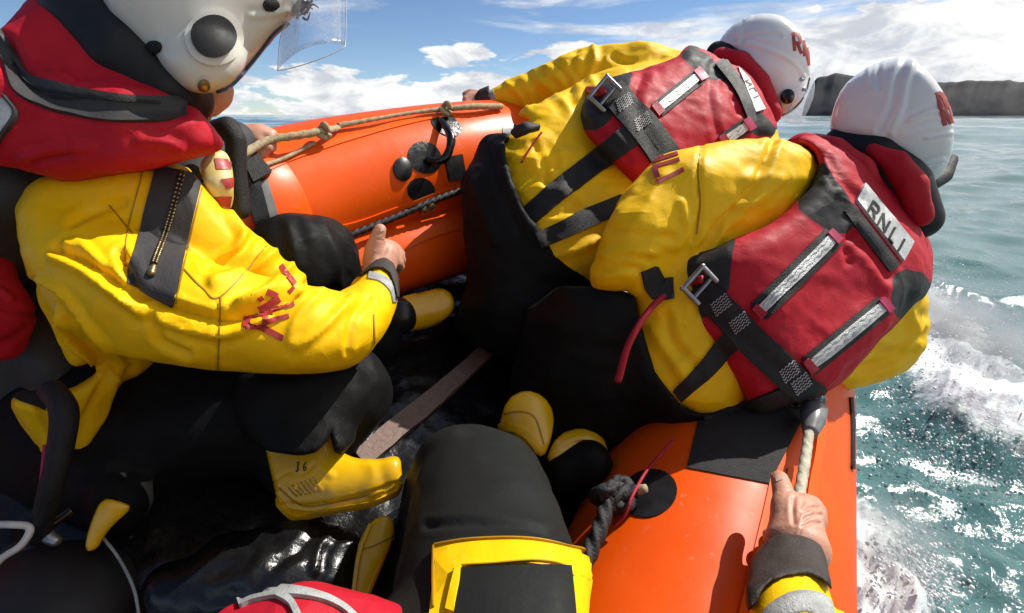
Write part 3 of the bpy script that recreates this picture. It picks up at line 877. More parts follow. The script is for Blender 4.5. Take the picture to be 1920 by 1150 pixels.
# port side fittings
ribbon('seam_strip', [(520, 432), (640, 428), (740, 396), (830, 362), (900, 335)], 12, tb[:1], M['orange2'], boat, 0.004, m=4)
ribbon('seam_strip', [(470, 330), (560, 292), (660, 258), (760, 230), (850, 212), (940, 206)], 10, tb[:1], M['orange2'], boat, 0.003, m=4)
ribbon('seam_strip', [(655, 500), (733, 474), (810, 440), (880, 420)], 12, tb[1:], M['orange2'], boat, 0.004)
disc('rubber_patch', (836, 234), 31, 19, 0.55, tb, M['wetrub'], boat, .0022)
disc('rubber_patch', (796, 296), 33, 29, 0.6, tb, M['wetrub'], boat, .0022)
disc('rubber_patch', (754, 318), 17, 22, -0.2, tb, M['black'], boat, 0.006, dome=0.006)
disc('rubber_patch', (789, 357), 26, 23, 0.2, tb, M['black'], boat, .0022)
disc('rubber_patch', (958, 246), 17, 14, 0.3, tb, M['black'], boat, .0022)
def on(px, py, bv, off=0.0):
    h = cast(bv, px, py); p = np.array(h[0]); n = np.array(h[1])
    v = (CAM - p) / np.linalg.norm(CAM - p)
    return w2c(p + v * off / max(abs(float(v @ n)), 0.55))
tube('carry_handle', [on(826, 226, tb, .008), on(836, 238, tb, .03), on(846, 262, tb, .045), on(838, 292, tb, .04), on(822, 303, tb, .03), on(802, 300, tb, .008)], [.009, .010, .0115, .0115, .010, .009], M['wetrub'], boat, n=40, seg=14, lobes=2, twist=60, lobe_amp=.12)
ribbon('rubber_patch', [(836, 318), (868, 312)], 44, tb, M['black'], boat, 0.01, n=6)
tube('lifeline', [on(600, 462, tb, .02), on(655, 442, tb, .022), on(740, 408, tb, .022), on(825, 372, tb, .02), on(880, 352, tb, .02)], .0085, M['ropeb'], boat, n=260, seg=14, lobes=3, twist=150, lobe_amp=.3)
for px, py in ((787, 387), (800, 381)):
    disc('rope_keeper', (px, py), 6, 9, 0.5, tb, M['brass'], boat, 0.026, dome=.006, skirt=.02)
gl = [on(440, 300, tb, .03), on(500, 265, tb, .035), on(560, 254, tb, .035), on(606, 246, tb, .03), on(634, 240, tb, .012)]
tube('grab_line', gl, [.0085, .0085, .0085, .0085, .007], M['rope'], boat, n=120, seg=14, lobes=3, twist=120, lobe_amp=.15)
tube('grab_line', [on(634, 236, tb, .014), on(700, 224, tb, .018), on(770, 212, tb, .018), on(832, 205, tb, .02), on(890, 200, tb, .03), on(940, 200, tb, .02)], [.007, .005, .005, .007, .009, .009], M['rope'], boat, n=160, seg=14, lobes=3, twist=120, lobe_amp=.15)
for px, py in ((606, 246), (836, 204)):
    c = on(px, py, tb, .03)
    tube('rope_knot', [c + np.array([.012 * math.cos(a), .014 * math.sin(a), -.01 * math.sin(a * 2)]) for a in np.linspace(0, 6.0, 9)], .007, M['rope'], boat, n=40, seg=10)
tube('grab_line', [on(468, 318, tb, .02), on(530, 298, tb, .012), on(590, 268, tb, .01)], .0045, M['rope'], boat, n=50, seg=8)
patch('end_band', quad_grid([(474, 350), (500, 338), (527, 428), (496, 452)], 12, 8), tb, M['greyring'], boat, .006)
ribbon('binding_strap', [(452, 300), (470, 350), (490, 420), (505, 452)], [26, 30, 26, 20], tb, M['wetrub'], boat, .02)
ribbon('binding_strap', [(470, 312), (488, 342)], [30, 38], tb, M['web'], boat, .026)
# starboard side fittings
ribbon('seam_strip', [(1452, 890), (1432, 980), (1408, 1080), (1386, 1170)], 14, tb[:1], M['orange2'], boat, .003)
ribbon('seam_strip', [(1482, 880), (1466, 960), (1444, 1060), (1424, 1170)], 12, tb[:1], M['orange2'], boat, .003)
ribbon('rope_flap', [(1536, 760), (1528, 840), (1512, 930), (1500, 1040), (1486, 1170)], 15, tb[:1], M['orange2'], boat, .012)
ribbon('rubbing_strake', [(1594, 745), (1597, 800), (1597, 880)], 5, tb[:1], M['web'], boat, .004)
patch('grip_pad', quad_grid([(1288, 878), (1320, 745), (1512, 770), (1442, 908)], 14, 14), tb, M['greypad'], boat, .0025)
disc('rubber_patch', (1217, 926), 54, 44, -0.35, tb, M['black'], boat, .0022)
kn = on(1150, 930, tb, .03)
for a in range(4):
    o_ = np.array([.010 * (a - 1.5), .004 * (a % 2), 0])
    tube('rope_knot', [kn + o_ + np.array([.016 * math.cos(t + a), .018 * math.sin(t + a) * .9, -.016 * math.sin(t)]) for t in np.linspace(0, 6.1, 9)], .0095, M['ropeb'], boat, n=60, seg=12, lobes=3, twist=160, lobe_amp=.3)
tube('tail_rope', [on(1190, 920, tb, .02), on(1160, 930, tb, .03), on(1140, 945, tb, .035), on(1125, 990, tb, .03), on(1108, 1030, tb, .025), on(1085, 1085, tb, .02)], .0125, M['ropeb'], boat, n=260, seg=15, lobes=3, twist=110, lobe_amp=.3)
tube('rope_end', [on(1180, 922, tb, .02), on(1212, 916, tb, .022)], [.009, .007], M['rope'], boat, n=8, seg=10)
tube('lanyard', [on(1262, 826, tb, .02), on(1215, 880, tb, .02), on(1186, 930, tb, .03), on(1172, 965, tb, .02), on(1152, 985, tb, .012)], .0028, M['redweb'], boat, n=60, seg=8)
gl2 = [on(1532, 762, tb, .03), on(1519, 800, tb, .035), on(1510, 860, tb, .04), on(1500, 920, tb, .045), on(1490, 985, tb, .045), on(1470, 1090, tb, .03), on(1455, 1170, tb, .02)]
tube('grab_line', gl2, .0080, M['ropew'], boat, n=200, seg=14, lobes=3, twist=140, lobe_amp=.12)
tube('rope_anchor', [on(1526, 768, tb, .03), on(1524, 788, tb, .034), on(1519, 812, tb, .036)], [.022, .020, .012], M['greyring'], boat, n=16, seg=16)
# webbing strap lying across the floor
fb = [bvh_of(floor)]
st = ribbon('floor_strap', [(676, 866), (740, 810), (800, 762), (870, 700), (945, 630)], [40, 38, 34, 30, 26], fb, M['strap'], None, .014, smooth_u=20, base=.008)
tag(st, 'brown grey webbing strap stretched across the dark boat floor', 'strap')
# ================================================================== crew
I3 = np.eye(3)
def ell(px, py, d, rad, axes=None): return ('e', U(px, py, d), I3 if axes is None else axes, rad)
def rot_axes(deg):           # in the picture plane
    a = math.radians(deg); return np.array([(math.cos(a), math.sin(a), 0), (-math.sin(a), math.cos(a), 0), (0, 0, 1.0)])
def between(A, B, k, n=6):
    """chains filling the band between two chains, for a broad flat trunk"""
    return [[tuple(np.array(a) * (1 - t) + np.array(b) * t) for a, b in zip(A, B)] for t in np.linspace(0, 1, n)]
def hand(name, parent, palm, fingers, thumb, mat='skin', h=0.0026, extra=(), poly=None, creases=()):
    return soft(name, [palm] + list(fingers) + [thumb] + list(extra), M[mat], parent, poly, h=h, k=0.007, it=1, polyk=.006, creases=creases)
TRF = [(0.005, (6, 9, 6), True), (0.002, (18, 22, 18), False)]

# ------------------------------------------------------------------ crew leaning forward, white helmet, arm reaching to the port line (B)
pB = thing('person', 'kneeling crew in yellow suit and red vest reaching one arm to the orange tube rim', 'person', c2w(U(950, 640, 1.3))[:3])
B_top = between([(990, 300, 1.28, .12), (1150, 215, 1.40, .12), (1300, 165, 1.50, .10)], [(1060, 470, 1.20, .13), (1220, 360, 1.30, .13), (1390, 290, 1.42, .11)], 0, 4)
B_arm = [[(1285, 150, 1.50, .085), (1190, 142, 1.52, .098), (1090, 155, 1.55, .100), (1010, 172, 1.58, .075), (930, 183, 1.60, .045), (905, 187, 1.60, .038)]]
B_poly = chaikin([(902, 180), (918, 165), (951, 146), (985, 129), (1017, 113), (1045, 102), (1072, 92), (1108, 74), (1150, 68), (1190, 69), (1225, 73), (1276, 88), (1345, 110), (1460, 200), (1480, 420), (1350, 620), (1100, 700), (960, 660),
                  (900, 560), (880, 430), (905, 300), (936, 262), (985, 240), (1000, 224), (951, 217), (911, 205)], 1)
B_creases = [([(985, 130), (1000, 160), (1010, 190)], 6, -.006), ([(1030, 110), (1060, 140), (1075, 190)], 7, -.008), ([(1085, 90), (1070, 120), (1090, 150)], 6, -.007),
             ([(1110, 80), (1115, 110), (1108, 140), (1120, 175)], 7, .009), ([(1150, 105), (1180, 118), (1240, 108)], 6, -.007), ([(950, 155), (975, 180), (990, 205)], 5, .005), ([(1010, 150), (1040, 175), (1070, 215)], 7, .007),
             ([(945, 290), (1000, 300), (1060, 285)], 9, .008), ([(950, 330), (1010, 330), (1040, 345)], 7, -.008), ([(965, 360), (1020, 355), (1080, 370)], 8, .008), ([(1000, 270), (1020, 310), (1025, 350)], 6, -.006),
             ([(1040, 270), (1060, 320), (1050, 370)], 7, .006), ([(990, 390), (1040, 400), (1090, 390)], 7, -.007), ([(1040, 480), (1080, 470), (1120, 450)], 7, .006)]
bodyB = soft('drysuit', B_top + B_arm, M['yellow'], pB, B_poly, .0068, .04, creases=B_creases, folds=[(0.005, (6, 9, 6), True), (.0025, (20, 24, 20), False)], polyk=.03)
B_tr_ch = between([(985, 320, 1.27, .13), (1150, 215, 1.40, .12)], [(1060, 470, 1.20, .13), (1220, 360, 1.30, .13)], 0, 4) + \
    [[(980, 400, 1.25, .16), (985, 560, 1.24, .15), (1060, 640, 1.30, .13)], [(940, 420, 1.34, .15), (920, 560, 1.38, .12), (985, 650, 1.45, .10)], [(1060, 640, 1.30, .11), (950, 600, 1.26, .085), (860, 575, 1.26, .06)]]
B_tr_poly = chaikin([(868, 268), (905, 251), (962, 250), (940, 276), (962, 345), (986, 410), (1008, 424), (1032, 464), (1062, 497), (1110, 522), (1150, 570), (1210, 820), (1000, 820), (840, 640), (868, 560), (880, 500), (870, 420), (862, 320)], 1)
legsB = soft('trousers', B_tr_ch, M['trouser'], pB, B_tr_poly, .007, .04, inflate=.006, folds=TRF, polyk=.007,
             creases=[([(880, 300), (900, 380), (930, 450)], 12, .008), ([(920, 290), (940, 360), (980, 440)], 10, -.008)])
bvB = bvh_of(bodyB); bvBt = bvh_of(legsB)
soft('cuff', B_arm, M['cuff'], pB, [(888, 182), (898, 168), (917, 160), (919, 186), (914, 210), (894, 208)], .004, .02, inflate=.004, polyk=.004, largest=True)
ribbon('reflective_band', [(920, 184), (928, 182)], [48, 50], [bvB], M['reflw'], pB, .003, n=4, m=10)
hand('hand', pB, [(902, 190, 1.60, .030), (884, 191, 1.60, .030)],
     [[(885, 182, 1.59, .013), (873, 186, 1.575, .011), (872, 198, 1.575, .010)], [(886, 190, 1.585, .013), (876, 197, 1.57, .011), (880, 206, 1.57, .010)],
      [(890, 196, 1.58, .012), (883, 205, 1.57, .011), (890, 211, 1.575, .010)], [(896, 200, 1.58, .012), (894, 209, 1.575, .010), (902, 213, 1.585, .009)]],
     [(898, 178, 1.60, .014), (882, 174, 1.60, .012), (872, 177, 1.60, .010)])
# vest
B_vest_ch = between([(1130, 190, 1.36, .13), (1230, 160, 1.44, .12), (1320, 140, 1.50, .10)], [(1150, 330, 1.27, .13), (1270, 290, 1.34, .13), (1400, 270, 1.44, .11)], 0, 5) + [[(1320, 130, 1.50, .09), (1400, 190, 1.46, .085), (1430, 240, 1.44, .07)]]
B_vest_poly = chaikin([(1088, 205), (1100, 180), (1137, 148), (1189, 136), (1269, 110), (1282, 92), (1296, 85), (1331, 99), (1350, 110), (1400, 130), (1440, 190), (1462, 250), (1420, 270), (1390, 330), (1240, 420), (1178, 334), (1152, 310), (1115, 270), (1090, 237)], 1)
B_blk = ([(1080, 150), (1137, 140), (1188, 130), (1180, 165), (1160, 190), (1140, 235), (1104, 248), (1080, 230)], [(1272, 104), (1298, 82), (1318, 96), (1345, 118), (1372, 150), (1340, 152), (1300, 128)], [(1398, 222), (1425, 205), (1445, 225), (1465, 255), (1408, 256)])
vestB = soft('life_jacket', B_vest_ch, M['redblk'], pB, B_vest_poly, .0062, .03, inflate=.042, polyk=.045, regions={'black_panel': tuple(chaikin(p, 1) for p in B_blk)},
             creases=[([(1205, 140), (1190, 200), (1230, 290)], 9, -.008), ([(1335, 120), (1330, 180), (1345, 250)], 7, -.005), ([(1100, 230), (1140, 260), (1180, 300)], 6, -.006), ([(1345, 135), (1365, 165), (1385, 210)], 6, -.006),
                      ([(1350, 150), (1362, 158), (1372, 175)], 5, .006)], folds=[(.003, (8, 10, 8), True), (.0015, (26, 26, 26), False)])
vB = bvh_of(vestB)
def refl_strip(p, a, b, w, bw, bv, tabs=True):
    a = np.array(a, float); b = np.array(b, float); t = (b - a) / np.linalg.norm(b - a)
    ribbon('reflective_strip_border', [a - t * 8, (a + b) / 2, b + t * 8], bw, bv, M['web'], p, .0035, m=6)
    ribbon('reflective_strip', [a, (a + b) / 2, b], w, bv, M['refl'], p, .0065, m=5)
    # printed waves on the tape
    for s in (-.22, .22):
        nrm = np.array([-t[1], t[0]]) * w * s
        L = [a + t * q + nrm + np.array([-t[1], t[0]]) * 1.6 * math.sin(q / 3.2) for q in np.arange(4, np.linalg.norm(b - a) - 4, 2.5)]
        ribbon('tape_print', L, 1.2, bv, M['reflw'], p, .0074, m=2, n=len(L))
    if tabs:
        ribbon('end_tab', [b - t * 1, b + t * 13], w + 8, bv, M['pink'], p, .009, n=4)
        ribbon('end_tab', [a - t * 15, a + t * 0], w + 8, bv, M['redweb'], p, .009, n=4)
refl_strip(pB, (1237, 203), (1307, 147), 16, 30, [vB])
refl_strip(pB, (1362, 262), (1396, 238), 16, 28, [vB])
ribbon('waist_belt', [(1146, 172), (1170, 200), (1200, 232), (1232, 275), (1262, 320)], [50, 52, 54, 56, 56], [vB, bvB], M['web'], pB, .008, m=6, smooth_u=4)
ribbon('thigh_strap', [(1205, 238), (1160, 272), (1100, 318), (1040, 364), (985, 412)], [44, 42, 40, 38, 36], [vB, bvB], M['web'], pB, .006, m=6, smooth_u=3)
ribbon('thigh_strap', [(1170, 382), (1120, 402), (1060, 430), (1010, 452)], [34, 34, 32, 30], [bvB, bvBt], M['web'], pB, .006, m=6, smooth_u=3)
beltB = [bvh_of(o) for o in COL.objects if o.parent == pB and o.name.split('.')[0] in ('waist_belt',)]
for cx, cy in ((1168, 196), (1202, 232)):
    for s in range(5):
        a = np.array([cx - 14 + s * 1.5, cy + 2 + s * 4.5 - 6]); L = [a + np.array([i * 3.0, -i * 2.0 + (2 if i % 2 else -2)]) for i in range(10)]
        ribbon('stitching', L, 1.3, beltB + [vB], M['stitch'], pB, .0016, m=2, n=len(L))
def buckle(p, c, size, ang, d, mat, r=.0048):
    a = math.radians(ang); ca, sa = math.cos(a), math.sin(a)
    def q(u, v, dd=0): return U(c[0] + size[0] * (u * ca - v * sa), c[1] + size[1] * (u * sa + v * ca), d + dd)
    tube('buckle', [q(.5, -1, -.005), q(-.9, -1), q(-1, -.9), q(-1, .9), q(-.9, 1), q(.6, 1, -.005)], r, mat, p, n=60, seg=10)
    tube('buckle_bar', [q(.0, -1), q(.0, 1)], r * .8, mat, p, n=8, seg=10)
hB = cast([vB, bvB], 1140, 180); dB = w2c(np.array(hB[0]))[2]
buckle(pB, (1140, 180), (24, 26), 42, dB - .016, M['steel'])
tube('red_strap', [U(1128, 172, dB - .012), U(1085, 172, 1.36), U(1050, 205, 1.33), U(1022, 238, 1.27)], [.012, .010, .009, .007], M['redweb'], pB, n=40, seg=8)
tube('lanyard', [on(1016, 248, [bvB, bvBt], .012), on(998, 272, [bvB, bvBt], .01), on(978, 305, [bvB, bvBt], .01)], .0025, M['redweb'], pB, n=30, seg=8)
tube('toggle', [on(965, 250, [bvB, bvBt], .02), on(985, 242, [bvB, bvBt], .03), on(1010, 238, [bvB, bvBt], .02)], [.012, .015, .008], M['ropeb'], pB, n=18, seg=12, lobes=3, twist=40, lobe_amp=.25)
# collar, label and helmet
ribbon('collar_band', [(1348, 118), (1372, 150), (1395, 190), (1408, 232)], [22, 20, 18, 16], [vB], M['web'], pB, .008, m=5)
patch('name_label', quad_grid([(1382, 128), (1402, 150), (1432, 206), (1414, 212)], 8, 5), [vB], M['refl'], pB, .006)
lbB = [bvh_of(o) for o in COL.objects if o.parent == pB and o.name.split('.')[0] == 'name_label']
letter('N', [(1396, 153), (1403, 164), (1411, 160), (1404, 150)], 2.6, lbB + [vB], M['web'], pB)
letter('L', [(1405, 168), (1411, 178), (1420, 175), (1413, 165)], 2.6, lbB + [vB], M['web'], pB)
letter('I', [(1413, 184), (1416, 190), (1426, 187), (1422, 180)], 2.6, lbB + [vB], M['web'], pB)
headB = soft('head', [ell(1445, 120, 1.55, (.075, .09, .09)), [(1458, 160, 1.54, .05), (1468, 175, 1.535, .04)], [(1420, 150, 1.55, .06), (1370, 190, 1.52, .06)]], M['skin'], pB, h=.006, k=.03)
colB = soft('collar', [[(1352, 108, 1.46, .028), (1385, 118, 1.42, .034), (1420, 160, 1.40, .036), (1445, 215, 1.40, .030)]], M['red'], pB, h=.005, k=.02, folds=[(.002, (20, 20, 20), True)])
soft('neck_seal', [[(1345, 100, 1.52, .035), (1375, 105, 1.48, .045), (1415, 150, 1.46, .05), (1440, 205, 1.46, .045)]], M['neoprene'], pB, h=.006)
Bh_poly = chaikin([(1336, 98), (1348, 66), (1382, 37), (1419, 25), (1459, 26), (1488, 43), (1510, 73), (1521, 106), (1522, 146), (1508, 186), (1493, 206), (1462, 224), (1449, 218), (1447, 198), (1422, 140), (1389, 100), (1366, 87)], 1)
helB = soft('helmet', [ell(1432, 126, 1.52, (.158, .170, .16), rot_axes(20)), [(1452, 150, 1.47, .075), (1474, 184, 1.455, .062)]], M['helmet'], pB, Bh_poly, .0042, .02, sharp=2.0, polyk=.02,
            creases=[([(1398, 80), (1447, 96), (1487, 116), (1507, 142)], 3.5, .0032), ([(1382, 74), (1424, 64), (1462, 68)], 3.5, -.0026), ([(1392, 40), (1378, 58), (1374, 78)], 3, -.0024), ([(1408, 30), (1388, 56), (1384, 80)], 3, .0024),
                     ([(1360, 62), (1374, 70)], 3, -.0024)])
hb = [bvh_of(helB)]
ribbon('helmet_rim', [(1340, 99), (1366, 90), (1389, 103), (1420, 142), (1444, 200), (1450, 218)], 9, hb, M['neoprene'], pB, .006)
disc('ear_port', (1476, 181), 12.5, 13.5, 0.2, hb, M['gloss'], pB, .006, dome=.002)
disc('ear_port_centre', (1476, 181), 5, 5.5, 0.2, hb, M['web'], pB, .010, skirt=.002)
disc('helmet_bolt', (1447, 175), 4.5, 5, 0, hb, M['gloss'], pB, .004, dome=.002)
disc('helmet_bolt', (1503, 149), 4, 4, 0, hb, M['steel'], pB, .004, dome=.002)
disc('helmet_bolt', (1507, 168), 3.5, 3.5, 0, hb, M['steel'], pB, .004, dome=.002)
letter('R', [(1487, 62), (1502, 68), (1505, 102), (1490, 96)], 6, hb, M['print'], pB)
letter('N', [(1507, 76), (1516, 92), (1518, 126), (1508, 106)], 4.5, hb, M['print'], pB)
ribbon('helmet_seam', [(1455, 222), (1485, 206), (1508, 180), (1518, 146)], 2.2, hb, M['web'], pB, .0012, m=2)
sheet('visor', [U(1524, 138, 1.50), U(1498, 236, 1.47), U(1461, 226, 1.42), U(1490, 150, 1.42)], M['visor'], pB, bulge=.02)
# boot trailing on the floor
B_boot_poly = chaikin([(745, 557), (781, 550), (826, 538), (851, 553), (852, 585), (818, 612), (770, 628), (745, 620)], 1)
btB = soft('boot', [[(742, 592, 1.20, .048), (800, 580, 1.24, .052), (850, 568, 1.27, .055)]], M['boot'], pB, B_boot_poly, .004, .02, polyk=.012)
soft('boot_sole', [[(722, 604, 1.19, .046), (752, 592, 1.19, .045)]], M['black'], pB, h=.004)
ribbon('boot_top_band', [(768, 555), (776, 590), (772, 625)], 24, [bvh_of(btB)], M['boot'], pB, .003)

# ------------------------------------------------------------------ crew leaning out, back to us (C)
pC = thing('person', 'crew hunched over the tube with back turned, large silver lettered label on red vest', 'person', c2w(U(1100, 900, 1.1))[:3])
C_top = between([(1235, 440, 1.02, .115), (1360, 390, 1.08, .12), (1520, 360, 1.16, .11)], [(1270, 690, .98, .115), (1420, 660, 1.04, .13), (1610, 560, 1.12, .12)], 0, 5)
C_arm = [[(1470, 325, 1.06, .085), (1390, 345, 1.00, .098), (1280, 370, .95, .096), (1190, 440, .92, .082), (1158, 505, .92, .070), (1170, 540, .98, .062), (1200, 520, 1.10, .05)]]
C_rarm = [[(1640, 500, 1.18, .085), (1680, 580, 1.16, .075), (1672, 650, 1.12, .068), (1600, 690, 1.10, .058), (1545, 735, 1.08, .045)]]
C_poly = chaikin([(1174, 343), (1195, 310), (1218, 287), (1268, 268), (1330, 258), (1393, 251), (1449, 254), (1493, 267), (1524, 287), (1533, 312), (1560, 300), (1700, 400), (1744, 549), (1743, 640), (1720, 680), (1693, 707), (1643, 722), (1556, 736),
                  (1420, 800), (1312, 790), (1274, 762), (1220, 740), (1180, 640), (1192, 540), (1130, 548), (1105, 543), (1111, 487), (1143, 405)], 1)
C_creases = [([(1318, 468), (1350, 420), (1385, 385), (1430, 320), (1452, 258)], 7, -.012), ([(1318, 262), (1308, 330), (1315, 400), (1300, 450)], 4, -.004), ([(1385, 385), (1420, 375), (1460, 340)], 8, .006), ([(1240, 330), (1210, 390), (1180, 440)], 14, .006),
             ([(1130, 480), (1170, 470), (1230, 475)], 7, .007), ([(1125, 510), (1160, 500), (1200, 505)], 6, -.006), ([(1150, 430), (1200, 440), (1260, 445)], 8, -.006), ([(1280, 380), (1290, 430), (1270, 465)], 8, .006),
             ([(1225, 620), (1250, 660), (1290, 720)], 9, .007), ([(1250, 590), (1262, 640), (1310, 690)], 8, -.007), ([(1640, 640), (1680, 640), (1730, 610)], 9, .008), ([(1600, 690), (1660, 680), (1715, 660)], 8, -.007), ([(1700, 570), (1715, 610), (1700, 650)], 8, .006),
             ([(1400, 340), (1440, 330), (1500, 335)], 10, .004)]
bodyC = soft('drysuit', C_top + C_arm + C_rarm, M['yellow'], pC, C_poly, .0058, .035, creases=C_creases, folds=[(0.004, (6, 8, 6), True), (.002, (20, 24, 20), False)], polyk=.03)
C_tr_poly = chaikin([(1000, 540), (1186, 540), (1199, 600), (1218, 675), (1262, 742), (1312, 784), (1380, 752), (1450, 790), (1440, 850), (1290, 1010), (900, 1010), (960, 700)], 1)
C_tr_ch = between([(1235, 460, 1.02, .115), (1360, 420, 1.08, .12)], [(1270, 690, .98, .115), (1420, 660, 1.04, .13)], 0, 4) + \
    [[(1150, 600, 1.04, .15), (1120, 700, 1.08, .15), (1200, 800, 1.16, .12), (1280, 840, 1.20, .10)], [(1080, 600, 1.14, .15), (1060, 720, 1.16, .13), (1150, 820, 1.22, .10)],
     [(1270, 830, 1.19, .09), (1180, 850, 1.12, .075), (1100, 860, 1.06, .06)], [(1150, 820, 1.22, .09), (1080, 800, 1.14, .075), (1010, 800, 1.06, .06)]]
legsC = soft('trousers', C_tr_ch, M['trouser'], pC, C_tr_poly, .0062, .04, inflate=.006, folds=TRF, polyk=.007)
bvC = bvh_of(bodyC); bvCt = bvh_of(legsC)
for L, w in (([(1223, 300), (1232, 294), (1243, 287)], 8), ([(1222, 304), (1246, 296), (1271, 288)], 6.5), ([(1225, 314), (1248, 307), (1274, 299)], 6), ([(1228, 313), (1230, 323), (1233, 333)], 11), ([(1231, 342), (1256, 331), (1282, 318)], 8)):
    ribbon('letter', L, w, [bvC], M['print'], pC, .0018, base=.001, m=5, n=14)
ribbon('seam', [(1318, 262), (1309, 320), (1313, 380), (1306, 440)], 2.6, [bvC], M['seam'], pC, .0015, m=2)
C_vest_ch = between([(1330, 480, 1.02, .12), (1450, 400, 1.08, .12), (1560, 330, 1.16, .10)], [(1400, 690, 1.00, .12), (1540, 660, 1.04, .13), (1670, 530, 1.14, .11)], 0, 6) + [[(1530, 300, 1.15, .07), (1620, 340, 1.12, .07), (1700, 430, 1.12, .07), (1700, 520, 1.12, .08)]]
C_vest_poly = chaikin([(1262, 556), (1266, 490), (1280, 466), (1324, 471), (1380, 447), (1430, 430), (1493, 382), (1520, 350), (1535, 318), (1520, 285), (1487, 260), (1512, 248), (1562, 254), (1640, 300), (1715, 400), (1742, 450), (1749, 490), (1742, 550), (1706, 576),
                       (1681, 608), (1612, 683), (1566, 728), (1530, 740), (1468, 760), (1410, 778), (1393, 740), (1349, 683), (1302, 630), (1280, 600)], 1)
C_blk = ([(1255, 560), (1258, 480), (1280, 455), (1326, 465), (1382, 440), (1372, 480), (1366, 560), (1330, 590), (1300, 608), (1270, 590)], [(1488, 384), (1530, 320), (1545, 300), (1560, 330), (1592, 372), (1606, 420), (1590, 440), (1560, 438), (1520, 410)],
         [(1664, 545), (1688, 500), (1742, 515), (1748, 560), (1706, 580), (1684, 605)])
vestC = soft('life_jacket', C_vest_ch, M['redblk'], pC, C_vest_poly, .0052, .03, inflate=.045, polyk=.05, regions={'black_panel': tuple(chaikin(p, 1) for p in C_blk)},
             creases=[([(1600, 440), (1640, 480), (1666, 520)], 9, -.010), ([(1540, 470), (1500, 520), (1440, 600)], 26, .006), ([(1620, 600), (1560, 650), (1520, 700)], 20, .006), ([(1600, 430), (1585, 460), (1590, 490)], 7, -.005),
                      ([(1330, 590), (1400, 640), (1470, 700)], 8, -.006), ([(1556, 300), (1580, 340), (1612, 380)], 8, -.006), ([(1512, 290), (1545, 320), (1565, 350)], 6, -.004)], folds=[(.003, (8, 10, 8), True), (.0015, (26, 26, 26), False)])
vC = bvh_of(vestC)
refl_strip(pC, (1428, 580), (1556, 450), 19, 42, [vC])
refl_strip(pC, (1521, 682), (1651, 576), 18, 38, [vC])
ribbon('waist_belt', [(1306, 536), (1345, 572), (1390, 618), (1440, 668), (1490, 716), (1535, 745)], [52, 54, 56, 56, 54, 46], [vC, bvC], M['web'], pC, .008, m=6, smooth_u=4)
ribbon('thigh_strap', [(1392, 622), (1360, 650), (1315, 700), (1270, 742)], [44, 38, 30, 24], [vC, bvC], M['web'], pC, .006, m=6, smooth_u=2)
ribbon('thigh_strap', [(1500, 730), (1440, 755), (1380, 775), (1320, 792)], [38, 34, 30, 26], [vC, bvC, bvCt], M['web'], pC, .006, m=6, smooth_u=2)
beltC = [bvh_of(o) for o in COL.objects if o.parent == pC and o.name.split('.')[0] == 'waist_belt']
for cx, cy in ((1350, 576), (1385, 610), (1478, 702), (1500, 724)):
    for s in range(5):
        a = np.array([cx - 18 + s * 2.5, cy + 5 + s * 5.0 - 8]); L = [a + np.array([i * 3.4, -i * 2.6 + (2 if i % 2 else -2)]) for i in range(10)]
        ribbon('stitching', L, 1.3, beltC + [vC], M['stitch'], pC, .0016, m=2, n=len(L))
hC = cast([vC, bvC], 1315, 535); dC = w2c(np.array(hC[0]))[2]
buckle(pC, (1318, 540), (26, 28), 44, dC - .016, M['steel'])
tube('red_strap', [U(1318, 524, dC - .012), U(1275, 536, .90), U(1224, 574, .87), U(1180, 643, .86), U(1158, 716, .87)], [.008, .007, .006, .006, .007], M['redweb'], pC, n=60, seg=8)
ribbon('side_strap', [(1215, 505), (1232, 540), (1262, 540)], [30, 44, 40], [bvC, vC], M['web'], pC, .008, m=5, smooth_u=3)
soft('side_buckle', [[(1480, 752, .93, .022), (1515, 740, .93, .024), (1532, 748, .94, .016)]], M['gloss'], pC, h=.004)
patch('name_label', quad_grid([(1618, 346), (1709, 455), (1690, 490), (1602, 377)], 16, 7), [vC], M['refl'], pC, .006)
ribbon('label_backing', [(1590, 390), (1632, 446), (1676, 504)], 22, [vC], M['web'], pC, .003)
lbC = [bvh_of(o) for o in COL.objects if o.parent == pC and o.name.split('.')[0] == 'name_label']
lq = np.array([(1618, 346), (1709, 455), (1690, 490), (1602, 377)], float)
def lab(u0, u1, v0=.16, v1=.80):
    f = lambda u, v: (lq[0] * (1 - u) + lq[1] * u) * (1 - v) + (lq[3] * (1 - u) + lq[2] * u) * v
    return [f(u0, v0), f(u1, v0), f(u1, v1), f(u0, v1)]
for ch, a, b in (('R', .24, .40), ('N', .45, .61), ('L', .69, .80), ('I', .89, .95)):
    letter(ch, lab(a, b), 4.6, lbC, M['web'], pC)
headC = soft('head', [ell(1670, 235, 1.16, (.078, .09, .09)), [(1640, 260, 1.18, .06), (1600, 330, 1.20, .065)], [(1720, 300, 1.18, .05), (1740, 320, 1.19, .03)]], M['skin'], pC, h=.006, k=.03)
soft('collar', [[(1500, 275, 1.10, .030), (1560, 285, 1.03, .030), (1610, 318, 1.00, .028), (1640, 350, 1.00, .018)]], M['red'], pC, h=.005, k=.02, folds=[(.003, (20, 20, 20), True)])
soft('neck_seal', [[(1575, 268, 1.09, .035), (1640, 290, 1.04, .050), (1690, 350, 1.03, .055), (1722, 410, 1.05, .045)]], M['neoprene'], pC, h=.006)
soft('collar', [[(1635, 280, 1.00, .012), (1680, 305, .985, .024), (1710, 350, .98, .028), (1726, 405, .99, .022)]], M['red'], pC, h=.005, k=.02, folds=[(.002, (20, 20, 20), True)])
